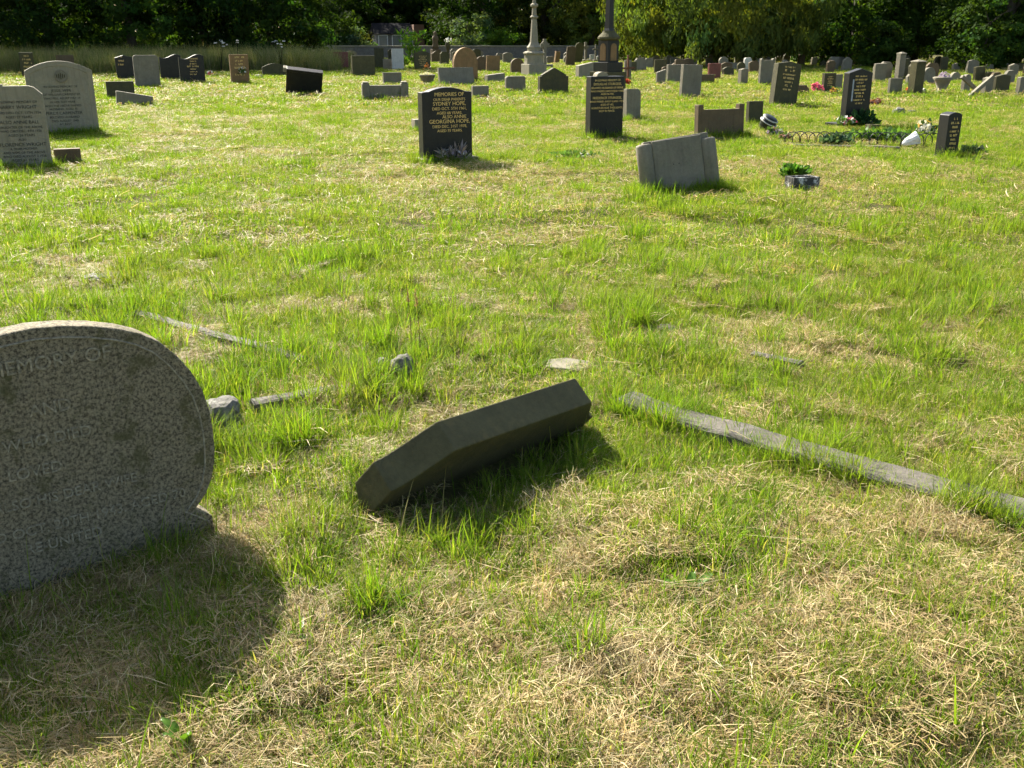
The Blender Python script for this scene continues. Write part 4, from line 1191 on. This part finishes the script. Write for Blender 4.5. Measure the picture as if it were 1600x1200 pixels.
DK = (0.022, 0.046, 0.009); MD = (0.04, 0.078, 0.013); YG = (0.095, 0.125, 0.025); GG = (0.075, 0.115, 0.055); OL = (0.045, 0.06, 0.013)
TR = [
 (-70, 60, 14, 5.2, 'dark broad tree beyond the tall grass at the edge of the view', DK),
 (75, 59, 13, 4.8, 'dark tree behind the broad arched beige headstone', DK),
 (205, 60, 14, 5.0, 'tree with sunlit lower leaves behind the grey round-cornered headstone', MD),
 (320, 62, 13, 4.8, 'dark tree behind the black wavy-topped headstones', DK),
 (425, 63, 14, 4.6, 'dark tree behind the white peaked headstone', DK),
 (478, 88, 15, 4.4, 'grey green tree at the near end of the stone wall', MD),
 (520, 107, 15, 4.0, 'dark tree close beside the cottage', DK),
 (602, 114, 15, 5.5, 'tall dark tree closing the view behind the cottage', DK),
 (728, 99, 14, 4.6, 'tall dark tree just past the cottage gable', DK),
 (760, 93, 14, 5.5, 'deep green tree behind the large ochre headstone', DK),
 (850, 92, 15, 5.5, 'dark tree directly behind the pale spire', OL),
 (925, 88, 11, 3.6, 'rounded yellow green tree left of the obelisk shaft', YG),
 (990, 100, 16, 6, 'dark tree rising behind the obelisk', DK),
 (1225, 88, 15, 6, 'dark tree behind the drooping tree', DK),
 (1335, 66, 13, 4.6, 'green tree with lit leaf sprays behind the black gabled headstone', MD),
 (1430, 67, 14, 5.0, 'very dark tree behind the pillar stones', DK),
 (1575, 58, 13, 4.4, 'tree with bright leaf clusters over the end of the far row', MD),
 (1500, 72, 14, 5.0, 'dark tree between the pillar stones and the end of the far row', DK),
 (1680, 60, 13, 5.0, 'dark tree just past the end of the far row', DK),
]
for k, (px, y, h, rad, lb, cb) in enumerate(TR):
    tree(px, y, h, rad, lb, 100 + k, cb)
tree(1125, 62, 12, 6.3, 'large drooping olive green tree hanging over the far headstones', 300, (0.098, 0.13, 0.03), nclump=330, per=110, leaf=.34, low=.9, zc=5.2, droop=1.6, clump=.75, r0=.3)
# bushes: low and dense
BS = [
 (735, 82.5 + 4, 3.6, 2.4, 'grey leaved bush rising behind the wall', GG, 'bush'),
 (775, 87, 2.6, 2.6, 'bright green bush behind the wall near the large ochre headstone', (0.06, 0.12, 0.015), 'bush'),
 (548, 88, 2.6, 1.7, 'pale leaved bush at the end of the stone wall', GG, 'bush'),
 (1000, 75, 3.4, 2.2, 'yellow green bush at the edge of the drooping tree', YG, 'bush'),
 (1375, 60, 2.6, 1.6, 'rounded green bush behind the slender pillar stone', MD, 'bush'),
 (1540, 55, 3.6, 2.0, 'leafy bush with lit edges behind the peaked far headstone', MD, 'bush'),
 (1290, 68, 3.2, 2.4, 'dark bush beside the drooping tree', DK, 'bush'),
]
for k, (px, y, h, rad, lb, cb, nm) in enumerate(BS):
    tree(px, y, h, rad, lb, 400 + k, cb, nclump=60, per=90, leaf=.2, low=.15, zc=h * .45, clump=.55, name='bush', cat='bush', r0=.08, limbs=5, visible_bias=False)
# sapling with long light leaves in front of the wall
p = G(648, 110)
e = empty('sapling', p); prop(e, 'bright green leafy sapling in front of the far wall', 'sapling')
h = ztop(p, 50)
bm = tube_bm([(0, 0, -.1), (.03, 0, h * .4), (.05, .02, h * .9)], [.03, .025, .01], 6)
mobj('stem', bm_mesh(bm, 'stem'), M['bark'], e)
r = np.random.default_rng(8)
VV = [leaf_quads(16, (r.normal(0, .28), r.normal(0, .25), z_), (.22, .22, .15), .34, 600 + k, .3, .14) for k, z_ in enumerate(np.linspace(.25, h * .95, 22))]
VV = np.concatenate(VV)
mobj('foliage', quad_mesh('foliage', VV, gcol(len(VV), 3, (.10, .2, .03), .3)), M['leaf'], e)

# far wood behind everything, one mass
VV, CC = [], []
for k in range(15):
    V, C = crown_quads((-98 + 14 * k, 122 + 4 * math.sin(k * 2.1), 6.5), (9, 5, 8.5), 150, 55, .6, 700 + k, DK, .2, 1.7)
    VV.append(V); CC.append(C)
    V, C = crown_quads((-98 + 14 * k, 112 + 3 * math.sin(k * 1.3), 2.6), (9, 3, 4.6), 240, 60, .5, 760 + k, DK, .1, 1.3)
    VV.append(V); CC.append(C)
prop(mobj('woodland', quad_mesh('woodland', np.concatenate(VV), np.concatenate(CC)), M['leaf']), 'dark mass of distant woodland behind the trees', 'woodland', kind='stuff')

# ================================================================== GRASS
def blades(n, rad, hmin, hmax, wid, lean, bend, seed, cols, colw, segs=3, square=True, clump=0.0, twist=.5, zlift=0.0):
    """a patch of n grass blades: returns verts, faces, colours"""
    r = np.random.default_rng(seed)
    if square: bx = r.uniform(-rad, rad, (n, 2))
    else:
        a = r.uniform(0, 2 * math.pi, n); q = rad * np.sqrt(r.random(n)); bx = np.stack([q * np.cos(a), q * np.sin(a)], 1)
    if clump > 0:
        cl = r.uniform(-rad, rad, (max(2, n // 14), 2)); bx = cl[r.integers(0, len(cl), n)] + r.normal(0, clump, (n, 2))
    H = r.uniform(hmin, hmax, n) * r.uniform(.7, 1.1, n)
    az = r.uniform(0, 2 * math.pi, n)
    if not square: az = np.where(r.random(n) < .7, np.arctan2(bx[:, 1], bx[:, 0]) + r.normal(0, .5, n), az)
    d = np.stack([np.cos(az), np.sin(az)], 1)
    fa = az + math.pi / 2 + r.normal(0, twist, n)
    s = np.stack([np.cos(fa), np.sin(fa), np.zeros(n)], 1)
    ln = np.abs(r.normal(0, lean, n)); bd = np.abs(r.normal(0, bend, n))
    W = wid * r.uniform(.6, 1.35, n)
    ci = r.choice(len(cols), n, p=np.array(colw) / sum(colw))
    C = np.array(cols)[ci] * r.uniform(.72, 1.3, (n, 1))
    rows = []; crow = []
    for k in range(segs + 1):
        t = k / segs
        off = ln * t + bd * t * t
        z = H * t * np.cos(np.minimum(1.25, (ln + bd * t) * .75)) + zlift
        P_ = np.stack([bx[:, 0] + d[:, 0] * off * H, bx[:, 1] + d[:, 1] * off * H, z], 1)
        w = W * (1 - t ** 1.6) * .5 + .0002
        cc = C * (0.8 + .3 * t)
        if k < segs:
            rows += [P_ - s * w[:, None], P_ + s * w[:, None]]; crow += [cc, cc]
        else: rows += [P_]; crow += [cc]
    nv = 2 * segs + 1
    V = np.stack(rows, 1).reshape(-1, 3); CO = np.stack(crow, 1).reshape(-1, 3)
    F = []
    for i in range(n):
        o = i * nv
        for k in range(segs - 1): F.append((o + 2 * k, o + 2 * k + 1, o + 2 * k + 3, o + 2 * k + 2))
        F.append((o + 2 * segs - 2, o + 2 * segs - 1, o + 2 * segs))
    return V, F, CO

def straws(n, rad, lmin, lmax, wid, tilt, zmax, seed, cols, colw, arch=.15, align=None):
    """dry cut stems lying about in a mat"""
    r = np.random.default_rng(seed)
    c = r.uniform(-rad, rad, (n, 2)); az = r.uniform(0, 2 * math.pi, n)
    if align is not None: az = align + r.normal(0, .55, n)
    L = r.uniform(lmin, lmax, n); el = np.abs(r.normal(0, tilt, n))
    d = np.stack([np.cos(az) * np.cos(el), np.sin(az) * np.cos(el), np.sin(el)], 1)
    s = np.stack([-np.sin(az), np.cos(az), r.normal(0, .35, n)], 1)
    z0 = r.random(n) ** 1.5 * zmax
    W = wid * r.uniform(.5, 1.4, n)
    ar = r.normal(0, arch, n)
    ci = r.choice(len(cols), n, p=np.array(colw) / sum(colw)); C = np.array(cols)[ci] * r.uniform(.65, 1.3, (n, 1))
    rows = []; crow = []
    for k in range(4):
        t = k / 3 - .5
        P_ = np.stack([c[:, 0], c[:, 1], z0 + .004], 1) + d * (L * (t + .5 * (el > .25)))[:, None]
        P_ = P_ + s * (ar * L * (t * t * 4 - .5) * .5)[:, None]
        P_[:, 2] += L * np.abs(ar) * .5 * (1 - 4 * t * t)
        P_[:, 2] = np.maximum(P_[:, 2], .002)
        w = W * (.5 if k < 3 else .2)
        rows += [P_ - s * w[:, None], P_ + s * w[:, None]]; crow += [C, C]
    V = np.stack(rows, 1).reshape(-1, 3); CO = np.stack(crow, 1).reshape(-1, 3)
    F = []
    for i in range(n):
        o = i * 8
        for k in range(3): F.append((o + 2 * k, o + 2 * k + 1, o + 2 * k + 3, o + 2 * k + 2))
    return V, F, CO

SRC = {}
def src(setname, k, parts, mats):
    """one source patch made of several layers with their own materials"""
    vs_, fs, cs, mi = [], [], [], []
    o = 0
    for (V, F, C), m_ in zip(parts, mats):
        vs_.append(V); cs.append(C); fs += [tuple(i + o for i in f) for f in F]; mi += [m_] * len(F); o += len(V)
    V = np.concatenate(vs_); C = np.concatenate(cs)
    me = arr_mesh(setname, V, fs, np.concatenate([C, np.ones((len(C), 1))], 1))
    me.materials.append(M['grass']); me.materials.append(M['straw'])
    me.polygons.foreach_set('material_index', mi)
    if setname not in SRC: SRC[setname] = bpy.data.collections.new(setname + '_pieces')
    ob = bpy.data.objects.new('%s_piece_%02d' % (setname, k), me)
    SRC[setname].objects.link(ob)

GC = [(0.135, 0.226, 0.021), (0.176, 0.252, 0.028), (0.092, 0.176, 0.016), (0.238, 0.258, 0.05), (0.38, 0.32, 0.14)]
GW = [5, 4, 3.2, 2.3, 1.8]
SC = [(0.47, 0.365, 0.17), (0.60, 0.51, 0.29), (0.34, 0.24, 0.10), (0.19, 0.125, 0.055), (0.30, 0.30, 0.08)]
SF = [(0.45, 0.345, 0.15), (0.55, 0.45, 0.24), (0.34, 0.23, 0.09), (0.24, 0.25, 0.055), (0.30, 0.30, 0.075)]
SW = [5, 3, 3, 1.5, 2]
NV = 5
for k in range(NV):
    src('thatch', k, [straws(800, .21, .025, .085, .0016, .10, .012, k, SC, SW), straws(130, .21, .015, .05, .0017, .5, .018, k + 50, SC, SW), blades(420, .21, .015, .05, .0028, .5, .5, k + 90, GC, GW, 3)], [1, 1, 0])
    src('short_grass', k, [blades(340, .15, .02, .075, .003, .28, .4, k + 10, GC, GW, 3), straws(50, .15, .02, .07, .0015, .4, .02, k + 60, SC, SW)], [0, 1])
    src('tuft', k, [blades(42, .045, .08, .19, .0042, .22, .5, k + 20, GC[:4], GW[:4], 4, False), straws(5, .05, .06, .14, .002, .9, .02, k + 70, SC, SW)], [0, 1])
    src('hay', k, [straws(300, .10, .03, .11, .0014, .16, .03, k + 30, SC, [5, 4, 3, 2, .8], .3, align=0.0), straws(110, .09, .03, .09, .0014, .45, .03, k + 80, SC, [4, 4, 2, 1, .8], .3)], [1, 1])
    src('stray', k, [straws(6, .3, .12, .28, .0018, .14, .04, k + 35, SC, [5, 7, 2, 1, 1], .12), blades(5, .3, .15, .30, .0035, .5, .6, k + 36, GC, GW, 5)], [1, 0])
    # coarser pieces for the ground farther off
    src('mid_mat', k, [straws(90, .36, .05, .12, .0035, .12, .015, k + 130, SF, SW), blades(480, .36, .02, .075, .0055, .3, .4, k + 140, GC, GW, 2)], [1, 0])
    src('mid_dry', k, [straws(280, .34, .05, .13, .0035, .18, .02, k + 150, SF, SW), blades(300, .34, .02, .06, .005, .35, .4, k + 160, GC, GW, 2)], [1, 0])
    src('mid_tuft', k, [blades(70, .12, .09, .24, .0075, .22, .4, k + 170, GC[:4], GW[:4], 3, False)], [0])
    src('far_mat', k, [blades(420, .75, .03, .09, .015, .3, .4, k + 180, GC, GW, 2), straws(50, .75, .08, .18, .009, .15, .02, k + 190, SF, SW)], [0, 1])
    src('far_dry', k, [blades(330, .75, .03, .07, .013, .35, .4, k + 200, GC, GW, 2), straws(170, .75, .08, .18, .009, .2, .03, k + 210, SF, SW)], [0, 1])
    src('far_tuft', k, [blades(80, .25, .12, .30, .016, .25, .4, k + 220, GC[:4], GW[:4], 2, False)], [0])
TG = [(0.15, 0.19, 0.05), (0.21, 0.22, 0.085), (0.34, 0.30, 0.15), (0.10, 0.15, 0.035)]
for k in range(NV):
    V, F, C = blades(260, .6, .55, 1.35, .014, .2, .35, k + 240, TG, [4, 3, 3, 3], 3)
    me = arr_mesh('meadow', V, F, np.concatenate([C, np.ones((len(C), 1))], 1)); me.materials.append(M['tallgrass'])
    if 'meadow' not in SRC: SRC['meadow'] = bpy.data.collections.new('meadow_pieces')
    ob = bpy.data.objects.new('meadow_piece_%02d' % k, me); SRC['meadow'].objects.link(ob)

def scatter(name, setname, pts, scl, label, cat, rot=None):
    pts = np.asarray(pts, float)
    n = len(pts)
    r = np.random.default_rng(len(name) + n)
    pz = hfun(pts[:, 0], pts[:, 1])
    me = bpy.data.meshes.new(name)
    me.vertices.add(n)
    me.vertices.foreach_set('co', np.stack([pts[:, 0], pts[:, 1], pz], 1).astype(np.float32).ravel())
    rt = np.zeros((n, 3), np.float32)
    rt[:, 2] = r.uniform(0, 2 * math.pi, n) if rot is None else rot
    rt[:, 0] = r.normal(0, .06, n); rt[:, 1] = r.normal(0, .06, n)
    a = me.attributes.new('rot', 'FLOAT_VECTOR', 'POINT'); a.data.foreach_set('vector', rt.ravel())
    sc = np.asarray(scl, np.float32) * np.ones(n, np.float32)
    a = me.attributes.new('scl', 'FLOAT', 'POINT'); a.data.foreach_set('value', sc)
    a = me.attributes.new('idx', 'INT', 'POINT'); a.data.foreach_set('value', r.integers(0, NV, n).astype(np.int32))
    o = mobj(name, me)
    ng = bpy.data.node_groups.new(name + '_scatter', 'GeometryNodeTree')
    ng.interface.new_socket('Geometry', in_out='INPUT', socket_type='NodeSocketGeometry')
    ng.interface.new_socket('Geometry', in_out='OUTPUT', socket_type='NodeSocketGeometry')
    gi = ng.nodes.new('NodeGroupInput'); go = ng.nodes.new('NodeGroupOutput')
    ci = ng.nodes.new('GeometryNodeCollectionInfo')
    ci.inputs['Collection'].default_value = SRC[setname]
    ci.inputs['Separate Children'].default_value = True
    ci.inputs['Reset Children'].default_value = True
    ip = ng.nodes.new('GeometryNodeInstanceOnPoints')
    ip.inputs['Pick Instance'].default_value = True
    def na(nm, dt):
        q = ng.nodes.new('GeometryNodeInputNamedAttribute'); q.data_type = dt; q.inputs['Name'].default_value = nm
        return q.outputs[0]
    ng.links.new(gi.outputs[0], ip.inputs['Points'])
    ng.links.new(ci.outputs[0], ip.inputs['Instance'])
    ng.links.new(na('idx', 'INT'), ip.inputs['Instance Index'])
    ng.links.new(na('rot', 'FLOAT_VECTOR'), ip.inputs['Rotation'])
    ng.links.new(na('scl', 'FLOAT'), ip.inputs['Scale'])
    ng.links.new(ip.outputs[0], go.inputs[0])
    md = o.modifiers.new('scatter', 'NODES'); md.node_group = ng
    prop(o, label, cat, kind='stuff')
    return o

def dry_mask(x, y):
    f = fbm(x * .55 + 3, y * .55 + 8, 3) * .6 + fbm(x * 2.3 + 31, y * 2.3, 3) * .4
    d = (f - .47) * 5.5 + .42
    d = d + np.clip((3.3 - y) * .4, -.2, .3) + .16 * (y > 6)
    d = d - .9 * np.exp(-(((x - 1.35) / .8) ** 2 + ((y - 4.5) / .7) ** 2)) - .5 * np.exp(-(((x - .0) / 1.2) ** 2 + ((y - 5.6) / .9) ** 2))
    d = d - .4 * np.exp(-(((x + 2.0) / 2.2) ** 2 + ((y - 8.5) / 1.5) ** 2)) + .35 * np.exp(-(((x - .3) / 1.5) ** 2 + ((y - 9.5) / 1.0) ** 2))
    return np.clip(d, 0, 1)
def tuft_mask(x, y):
    f = fbm(x * 1.7 + 70, y * 1.7 + 21, 3)
    d = (f - .53) * 5.0
    d = d + .9 * np.exp(-(((x - 1.35) / .75) ** 2 + ((y - 4.5) / .55) ** 2)) + .35 * np.exp(-(((x + .1) / 1.0) ** 2 + ((y - 5.3) / .6) ** 2)) + .5 * np.exp(-(((x + .55) / .35) ** 2 + ((y - 4.6) / .3) ** 2)) + .5 * np.exp(-(((x + .85) / .25) ** 2 + ((y - 3.7) / .3) ** 2))
    d = d - np.clip((2.9 - y) * .6, 0, .5)
    return np.clip(d, 0, 1)

def region(y0, y1, dens, marg=1.2, k=.56):
    """random points over the ground in front of the viewer with room to step aside"""
    A = (k * (y0 + y1) + 2 * marg) * (y1 - y0)
    n = int(A * dens)
    y = np.sqrt(rng.uniform(y0 ** 2, y1 ** 2, n)) if y0 > 6 else rng.uniform(y0, y1, n)
    x = rng.uniform(-1, 1, n) * (k * y + marg)
    return x, y

def clear_of_stones(x, y, m=0.0):
    ok = np.ones(len(x), bool)
    for sx, sy, hw_, yw, t in STONES[:6] + STONES[6:]:
        c, s = math.cos(R_(yw)), math.sin(R_(yw))
        dx, dy = x - sx, y - sy
        u_, v_ = dx * c + dy * s, -dx * s + dy * c
        ok &= ~((np.abs(u_) < hw_ + m) & (np.abs(v_) < t / 2 + m))
    return ok
def clear_near(x, y):
    ok = clear_of_stones(x, y, .02)
    # the fallen stone and the long kerb stay clear of blades growing through them
    c, s = math.cos(rz), math.sin(rz)
    dx, dy = x - bo.x, y - bo.y
    u_, v_ = dx * c + dy * s, -dx * s + dy * c
    ok &= ~((u_ > -sw - .02) & (u_ < W + sw * .6) & (v_ > -.02) & (v_ < .36))
    d = (k1 - k0); L_ = d.length; d = d / L_
    u_, v_ = (x - k0.x) * d.x + (y - k0.y) * d.y, -(x - k0.x) * d.y + (y - k0.y) * d.x
    ok &= ~((u_ > 0) & (u_ < L_) & (np.abs(v_) < .075))
    return ok
def sel(x, y, m): return np.stack([x[m], y[m]], 1)

# near zone
x, y = region(1.1, 7.6, 26)
m_ = clear_near(x, y)
scatter('thatch_mat', 'thatch', sel(x, y, m_), rng.uniform(.8, 1.25, m_.sum()), 'matted dry thatch and cut stems over the near ground', 'dry grass')
x, y = region(1.1, 7.8, 85)
m_ = clear_near(x, y) & (rng.random(len(x)) < np.clip(1.2 - dry_mask(x, y), .55, 1))
scatter('short_grass', 'short_grass', sel(x, y, m_), rng.uniform(.7, 1.3, m_.sum()), 'short green grass mixed with straw over the near ground', 'grass')
x, y = region(1.1, 7.8, 420)
m_ = clear_near(x, y) & (rng.random(len(x)) < tuft_mask(x, y) * .4 + .04)
scatter('grass_tufts', 'tuft', sel(x, y, m_), rng.uniform(.5, 1.05, m_.sum()) * (1 + .25 * (y[m_] > 3.6)), 'longer green grass tufts of the near ground', 'grass')
x, y = region(1.1, 7.8, 34)
m_ = clear_near(x, y) & (rng.random(len(x)) < np.clip(dry_mask(x, y) - .2, .05, .8))
hayrot = fbm(x[m_] * 1.1, y[m_] * 1.1, 2) * 14
scatter('cut_hay', 'hay', sel(x, y, m_), rng.uniform(.7, 1.3, m_.sum()), 'loose swathes of pale cut hay on the near ground', 'hay', rot=hayrot)
x, y = region(1.1, 7.8, 9)
m_ = clear_near(x, y)
scatter('stray_stems', 'stray', sel(x, y, m_), rng.uniform(.7, 1.2, m_.sum()), 'long stray stems lying over the near ground', 'dry grass')
# middle zone
x, y = region(7.0, 25, 15)
m_ = clear_of_stones(x, y)
dm = rng.random(len(x)) < np.clip(dry_mask(x, y), .05, .9)
scatter('meadow_mat', 'mid_mat', sel(x, y, m_ & ~dm), rng.uniform(.8, 1.3, (m_ & ~dm).sum()), 'mown green grass over the middle ground', 'grass')
scatter('meadow_thatch', 'mid_dry', sel(x, y, m_ & dm), rng.uniform(.8, 1.3, (m_ & dm).sum()), 'dry thatch patches over the middle ground', 'dry grass')
x, y = region(7.0, 25, 60)
m_ = clear_of_stones(x, y, .03) & (rng.random(len(x)) < tuft_mask(x * .7, y * .7) * .5 * (1 - .7 * dry_mask(x, y)) + .02)
scatter('meadow_tufts', 'mid_tuft', sel(x, y, m_), rng.uniform(.3, 1.05, m_.sum()), 'longer grass tufts over the middle ground', 'grass')
# far zone
x, y = region(24, 86, 3.0, 3)
dm = rng.random(len(x)) < np.clip(dry_mask(x * .6, y * .6) - .05, .05, .8)
scatter('field_mat', 'far_mat', sel(x, y, ~dm), rng.uniform(.8, 1.3, (~dm).sum()), 'mown green grass over the far ground', 'grass')
scatter('field_thatch', 'far_dry', sel(x, y, dm), rng.uniform(.8, 1.3, dm.sum()), 'dry thatch patches over the far ground', 'dry grass')
x, y = region(24, 70, 3.0, 3)
m_ = rng.random(len(x)) < tuft_mask(x * .5, y * .5) * .5 + .03
scatter('field_tufts', 'far_tuft', sel(x, y, m_), rng.uniform(.5, 1.0, m_.sum()), 'longer grass tufts over the far ground', 'grass')
# unmown grass close round the foot of every stone
pa, pb, pc = [], [], []
for sx, sy, hw_, yw, t in STONES:
    if hw_ * 2 > 0.95 and sy < 4: continue
    dist = math.hypot(sx, sy)
    n = int(hw_ * 2 * (95 if dist < 9 else 42 if dist < 26 else 12))
    u_ = rng.uniform(-hw_ - .12, hw_ + .12, n); v_ = -(t / 2 + np.abs(rng.normal(0.03, .07, n)) + .01)
    back = rng.random(n) < .25; v_[back] *= -1
    c, s = math.cos(R_(yw)), math.sin(R_(yw))
    q = np.stack([sx + u_ * c - v_ * s, sy + u_ * s + v_ * c], 1)
    (pa if dist < 9 else pb if dist < 26 else pc).append(q)
if pa: q = np.concatenate(pa); scatter('foot_tufts', 'tuft', q, rng.uniform(.6, 1.1, len(q)), 'unmown grass at the foot of the near stones', 'grass')
if pb: q = np.concatenate(pb); scatter('foot_tufts', 'mid_tuft', q, rng.uniform(.5, 1.05, len(q)), 'unmown grass at the foot of the standing headstones', 'grass')
if pc: q = np.concatenate(pc); scatter('foot_tufts', 'far_tuft', q, rng.uniform(.4, .75, len(q)), 'unmown grass at the foot of the far headstones', 'grass')
# hay and grass banked against the two near stones
n = 40; u_ = rng.uniform(-.60, .60, n); v_ = -np.abs(rng.normal(.02, .08, n)) - .09
c, s = math.cos(R_(PH)), math.sin(R_(PH))
q = np.stack([cen.x + u_ * c - v_ * s, cen.y + u_ * s + v_ * c], 1)
scatter('banked_hay', 'hay', q, rng.uniform(.7, 1.1, n), 'hay banked against the foot of the round granite headstone', 'hay', rot=R_(PH) + rng.normal(0, .35, n))
n = 60; u_ = rng.uniform(-.2, W + .15, n); v_ = rng.uniform(-.34, .06, n)
c, s = math.cos(rz), math.sin(rz)
q = np.stack([bo.x + u_ * c - v_ * s, bo.y + u_ * s + v_ * c], 1)
q = q[~((u_ < .12) & (v_ > -.2))]; n = len(q)
scatter('shaded_tufts', 'tuft', q, rng.uniform(.45, .85, n), 'green grass in the shade under the fallen headstone', 'grass')
n = 26
q = np.stack([rng.normal(-.60, .06, n), rng.normal(3.30, .09, n)], 1)
q = q[q[:, 0] < -.56]; n = len(q)
scatter('corner_tufts', 'tuft', q, rng.uniform(.5, .8, n), 'tangled grass at the low corner of the fallen headstone', 'grass')
n = 330
tt = rng.random(n); sd_ = np.where(rng.random(n) < .6, -1, 1) * rng.uniform(.06, .13, n)
dk = (k1 - k0).normalized()
q = np.stack([k0.x + (k1.x - k0.x) * tt - dk.y * sd_, k0.y + (k1.y - k0.y) * tt + dk.x * sd_], 1)
scatter('kerb_tufts', 'tuft', q, rng.uniform(.4, 1.0, n), 'grass growing along the long kerb stone', 'grass')
n = 30
q = np.stack([rng.normal(-.80, .12, n), rng.normal(3.12, .12, n)], 1)
scatter('corner_hay', 'hay', q, rng.uniform(.8, 1.2, n), 'brown hay between the granite headstone and the fallen one', 'hay')
# tall unmown grass in the shade of the trees
n = 1000
y = rng.uniform(47.5, 60, n); x0 = y * (-60 - 800) / FPX * .9455; x1 = y * (535 - 800) / FPX * .9455 - (60 - y) * .1
x = x0 + (x1 - x0) * rng.random(n)
edge = 51.5 + 4.5 * (fbm(x * .22, x * 0 + 3, 2) - .5) * 2 - 2.0 * (x < -22) + np.clip((x + 18) * .22, 0, 4)
m_ = y > edge
scatter('tall_grass', 'meadow', sel(x, y, m_), rng.uniform(.75, 1.15, m_.sum()), 'tall unmown grass bank in the shade of the trees', 'tall grass')
# cow parsley heads over the tall grass
for k, (px, yy, lb) in enumerate(((342, 52, 'white umbels of cow parsley in the tall grass behind the ochre headstone'), (437, 53, 'white umbels of cow parsley above the white peaked headstone'), (368, 53, 'small white umbel beside the larger cow parsley clump'))):
    p = at_y(px, yy); p.z = hz(p.x, p.y)
    e = empty('cow_parsley', p); prop(e, lb, 'wild flowers')
    bm = bmesh.new(); rk = random.Random(k + 50); VQ = []
    for j in range(6 if k < 2 else 3):
        a = rk.uniform(0, 6.28); s_ = rk.uniform(.05, .5); h_ = rk.uniform(1.15, 1.5)
        b_ = tube_bm([(0, 0, 0), (math.cos(a) * s_ * .4, math.sin(a) * s_ * .4, h_ * .6), (math.cos(a) * s_, math.sin(a) * s_, h_)], [.012, .008, .005], 5)
        me = bpy.data.meshes.new('t'); b_.to_mesh(me); b_.free(); bm.from_mesh(me); bpy.data.meshes.remove(me)
        VQ.append(flower_quads(9, (math.cos(a) * s_, math.sin(a) * s_, h_), (.08, .08, .03), .03, 900 + k * 10 + j))
    mobj('stems', bm_mesh(bm, 'stems'), M['weed'], e)
    VQ = np.concatenate(VQ)
    mobj('umbels', quad_mesh('umbels', VQ, np.ones((len(VQ), 3))), M['pf_white'], e)

# broad-leaved weeds of the near ground
def broad_leaf(px, py, n, size, seed, label, wdt=.12):
    p = G(px, py); r = random.Random(seed)
    e = empty('broad_leaf_weed', p); prop(e, label, 'weed')
    for k in range(n):
        a = r.uniform(0, 6.28) if n > 1 else -1.2; el = r.uniform(.5, 1.2) if n == 5 else r.uniform(.9, 1.45); L_ = size * r.uniform(.7, 1.15)
        vs_, fs, cs = [], [], []
        cb = np.array((0.09, 0.19, 0.02)) * r.uniform(.75, 1.2)
        m = 7
        for i in range(m + 1):
            t = i / m
            rr = L_ * t * math.cos(el) * (1 + .3 * t); z = L_ * (t * math.sin(el) - .35 * t * t)
            w = L_ * wdt * (math.sin(math.pi * min(1, t * .92 + .06)) ** .7)
            for sgn in (-1, 0, 1):
                vs_.append((math.cos(a) * rr - math.sin(a) * w * sgn, math.sin(a) * rr + math.cos(a) * w * sgn, z + abs(sgn) * w * .35 + .012 + .004 * math.sin(i * 2.3 + sgn)))
                cs.append((*(cb * (1.25 if sgn == 0 else 1)), 1))
        for i in range(m):
            for j in range(2): fs.append((i * 3 + j, i * 3 + j + 1, (i + 1) * 3 + j + 1, (i + 1) * 3 + j))
        mobj('leaf', arr_mesh('leaf', vs_, fs, cs, True), M['weed'], e)
broad_leaf(1072, 945, 4, .13, 1, 'upright broad dock leaf in a dark hollow of the near hay')
broad_leaf(292, 1178, 4, .12, 2, 'broad leaf at the edge of the granite stone shadow, lowest in view')
broad_leaf(468, 1003, 5, .07, 3, 'small toothed weed at the corner of the granite stone shadow')
# tall seeding stalks
for k, (px, py, h_, lb) in enumerate(((643, 545, .36, 'tall brown seeding stalk before the lichened stone lumps'), (657, 560, .42, 'taller reddish seeding stalk beside the brown one'))):
    p = G(px, py); e = empty('seed_stalk', p, (R_(3), R_(-3), 0)); prop(e, lb, 'grass stalk')
    mobj('stem', bm_mesh(tube_bm([(0, 0, 0), (.01, 0, h_ * .5), (.005, 0, h_)], [.002, .0018, .0012], 5), 'stem'), M['wood'], e)
    V = leaf_quads(60, (.007, 0, h_ * .72), (.006, .006, h_ * .3), .014, 40 + k, 1.6, .16)
    mobj('seed_head', quad_mesh('seed', V, gcol(len(V), k, (.24, .17, .08), .3)), M['straw'], e)
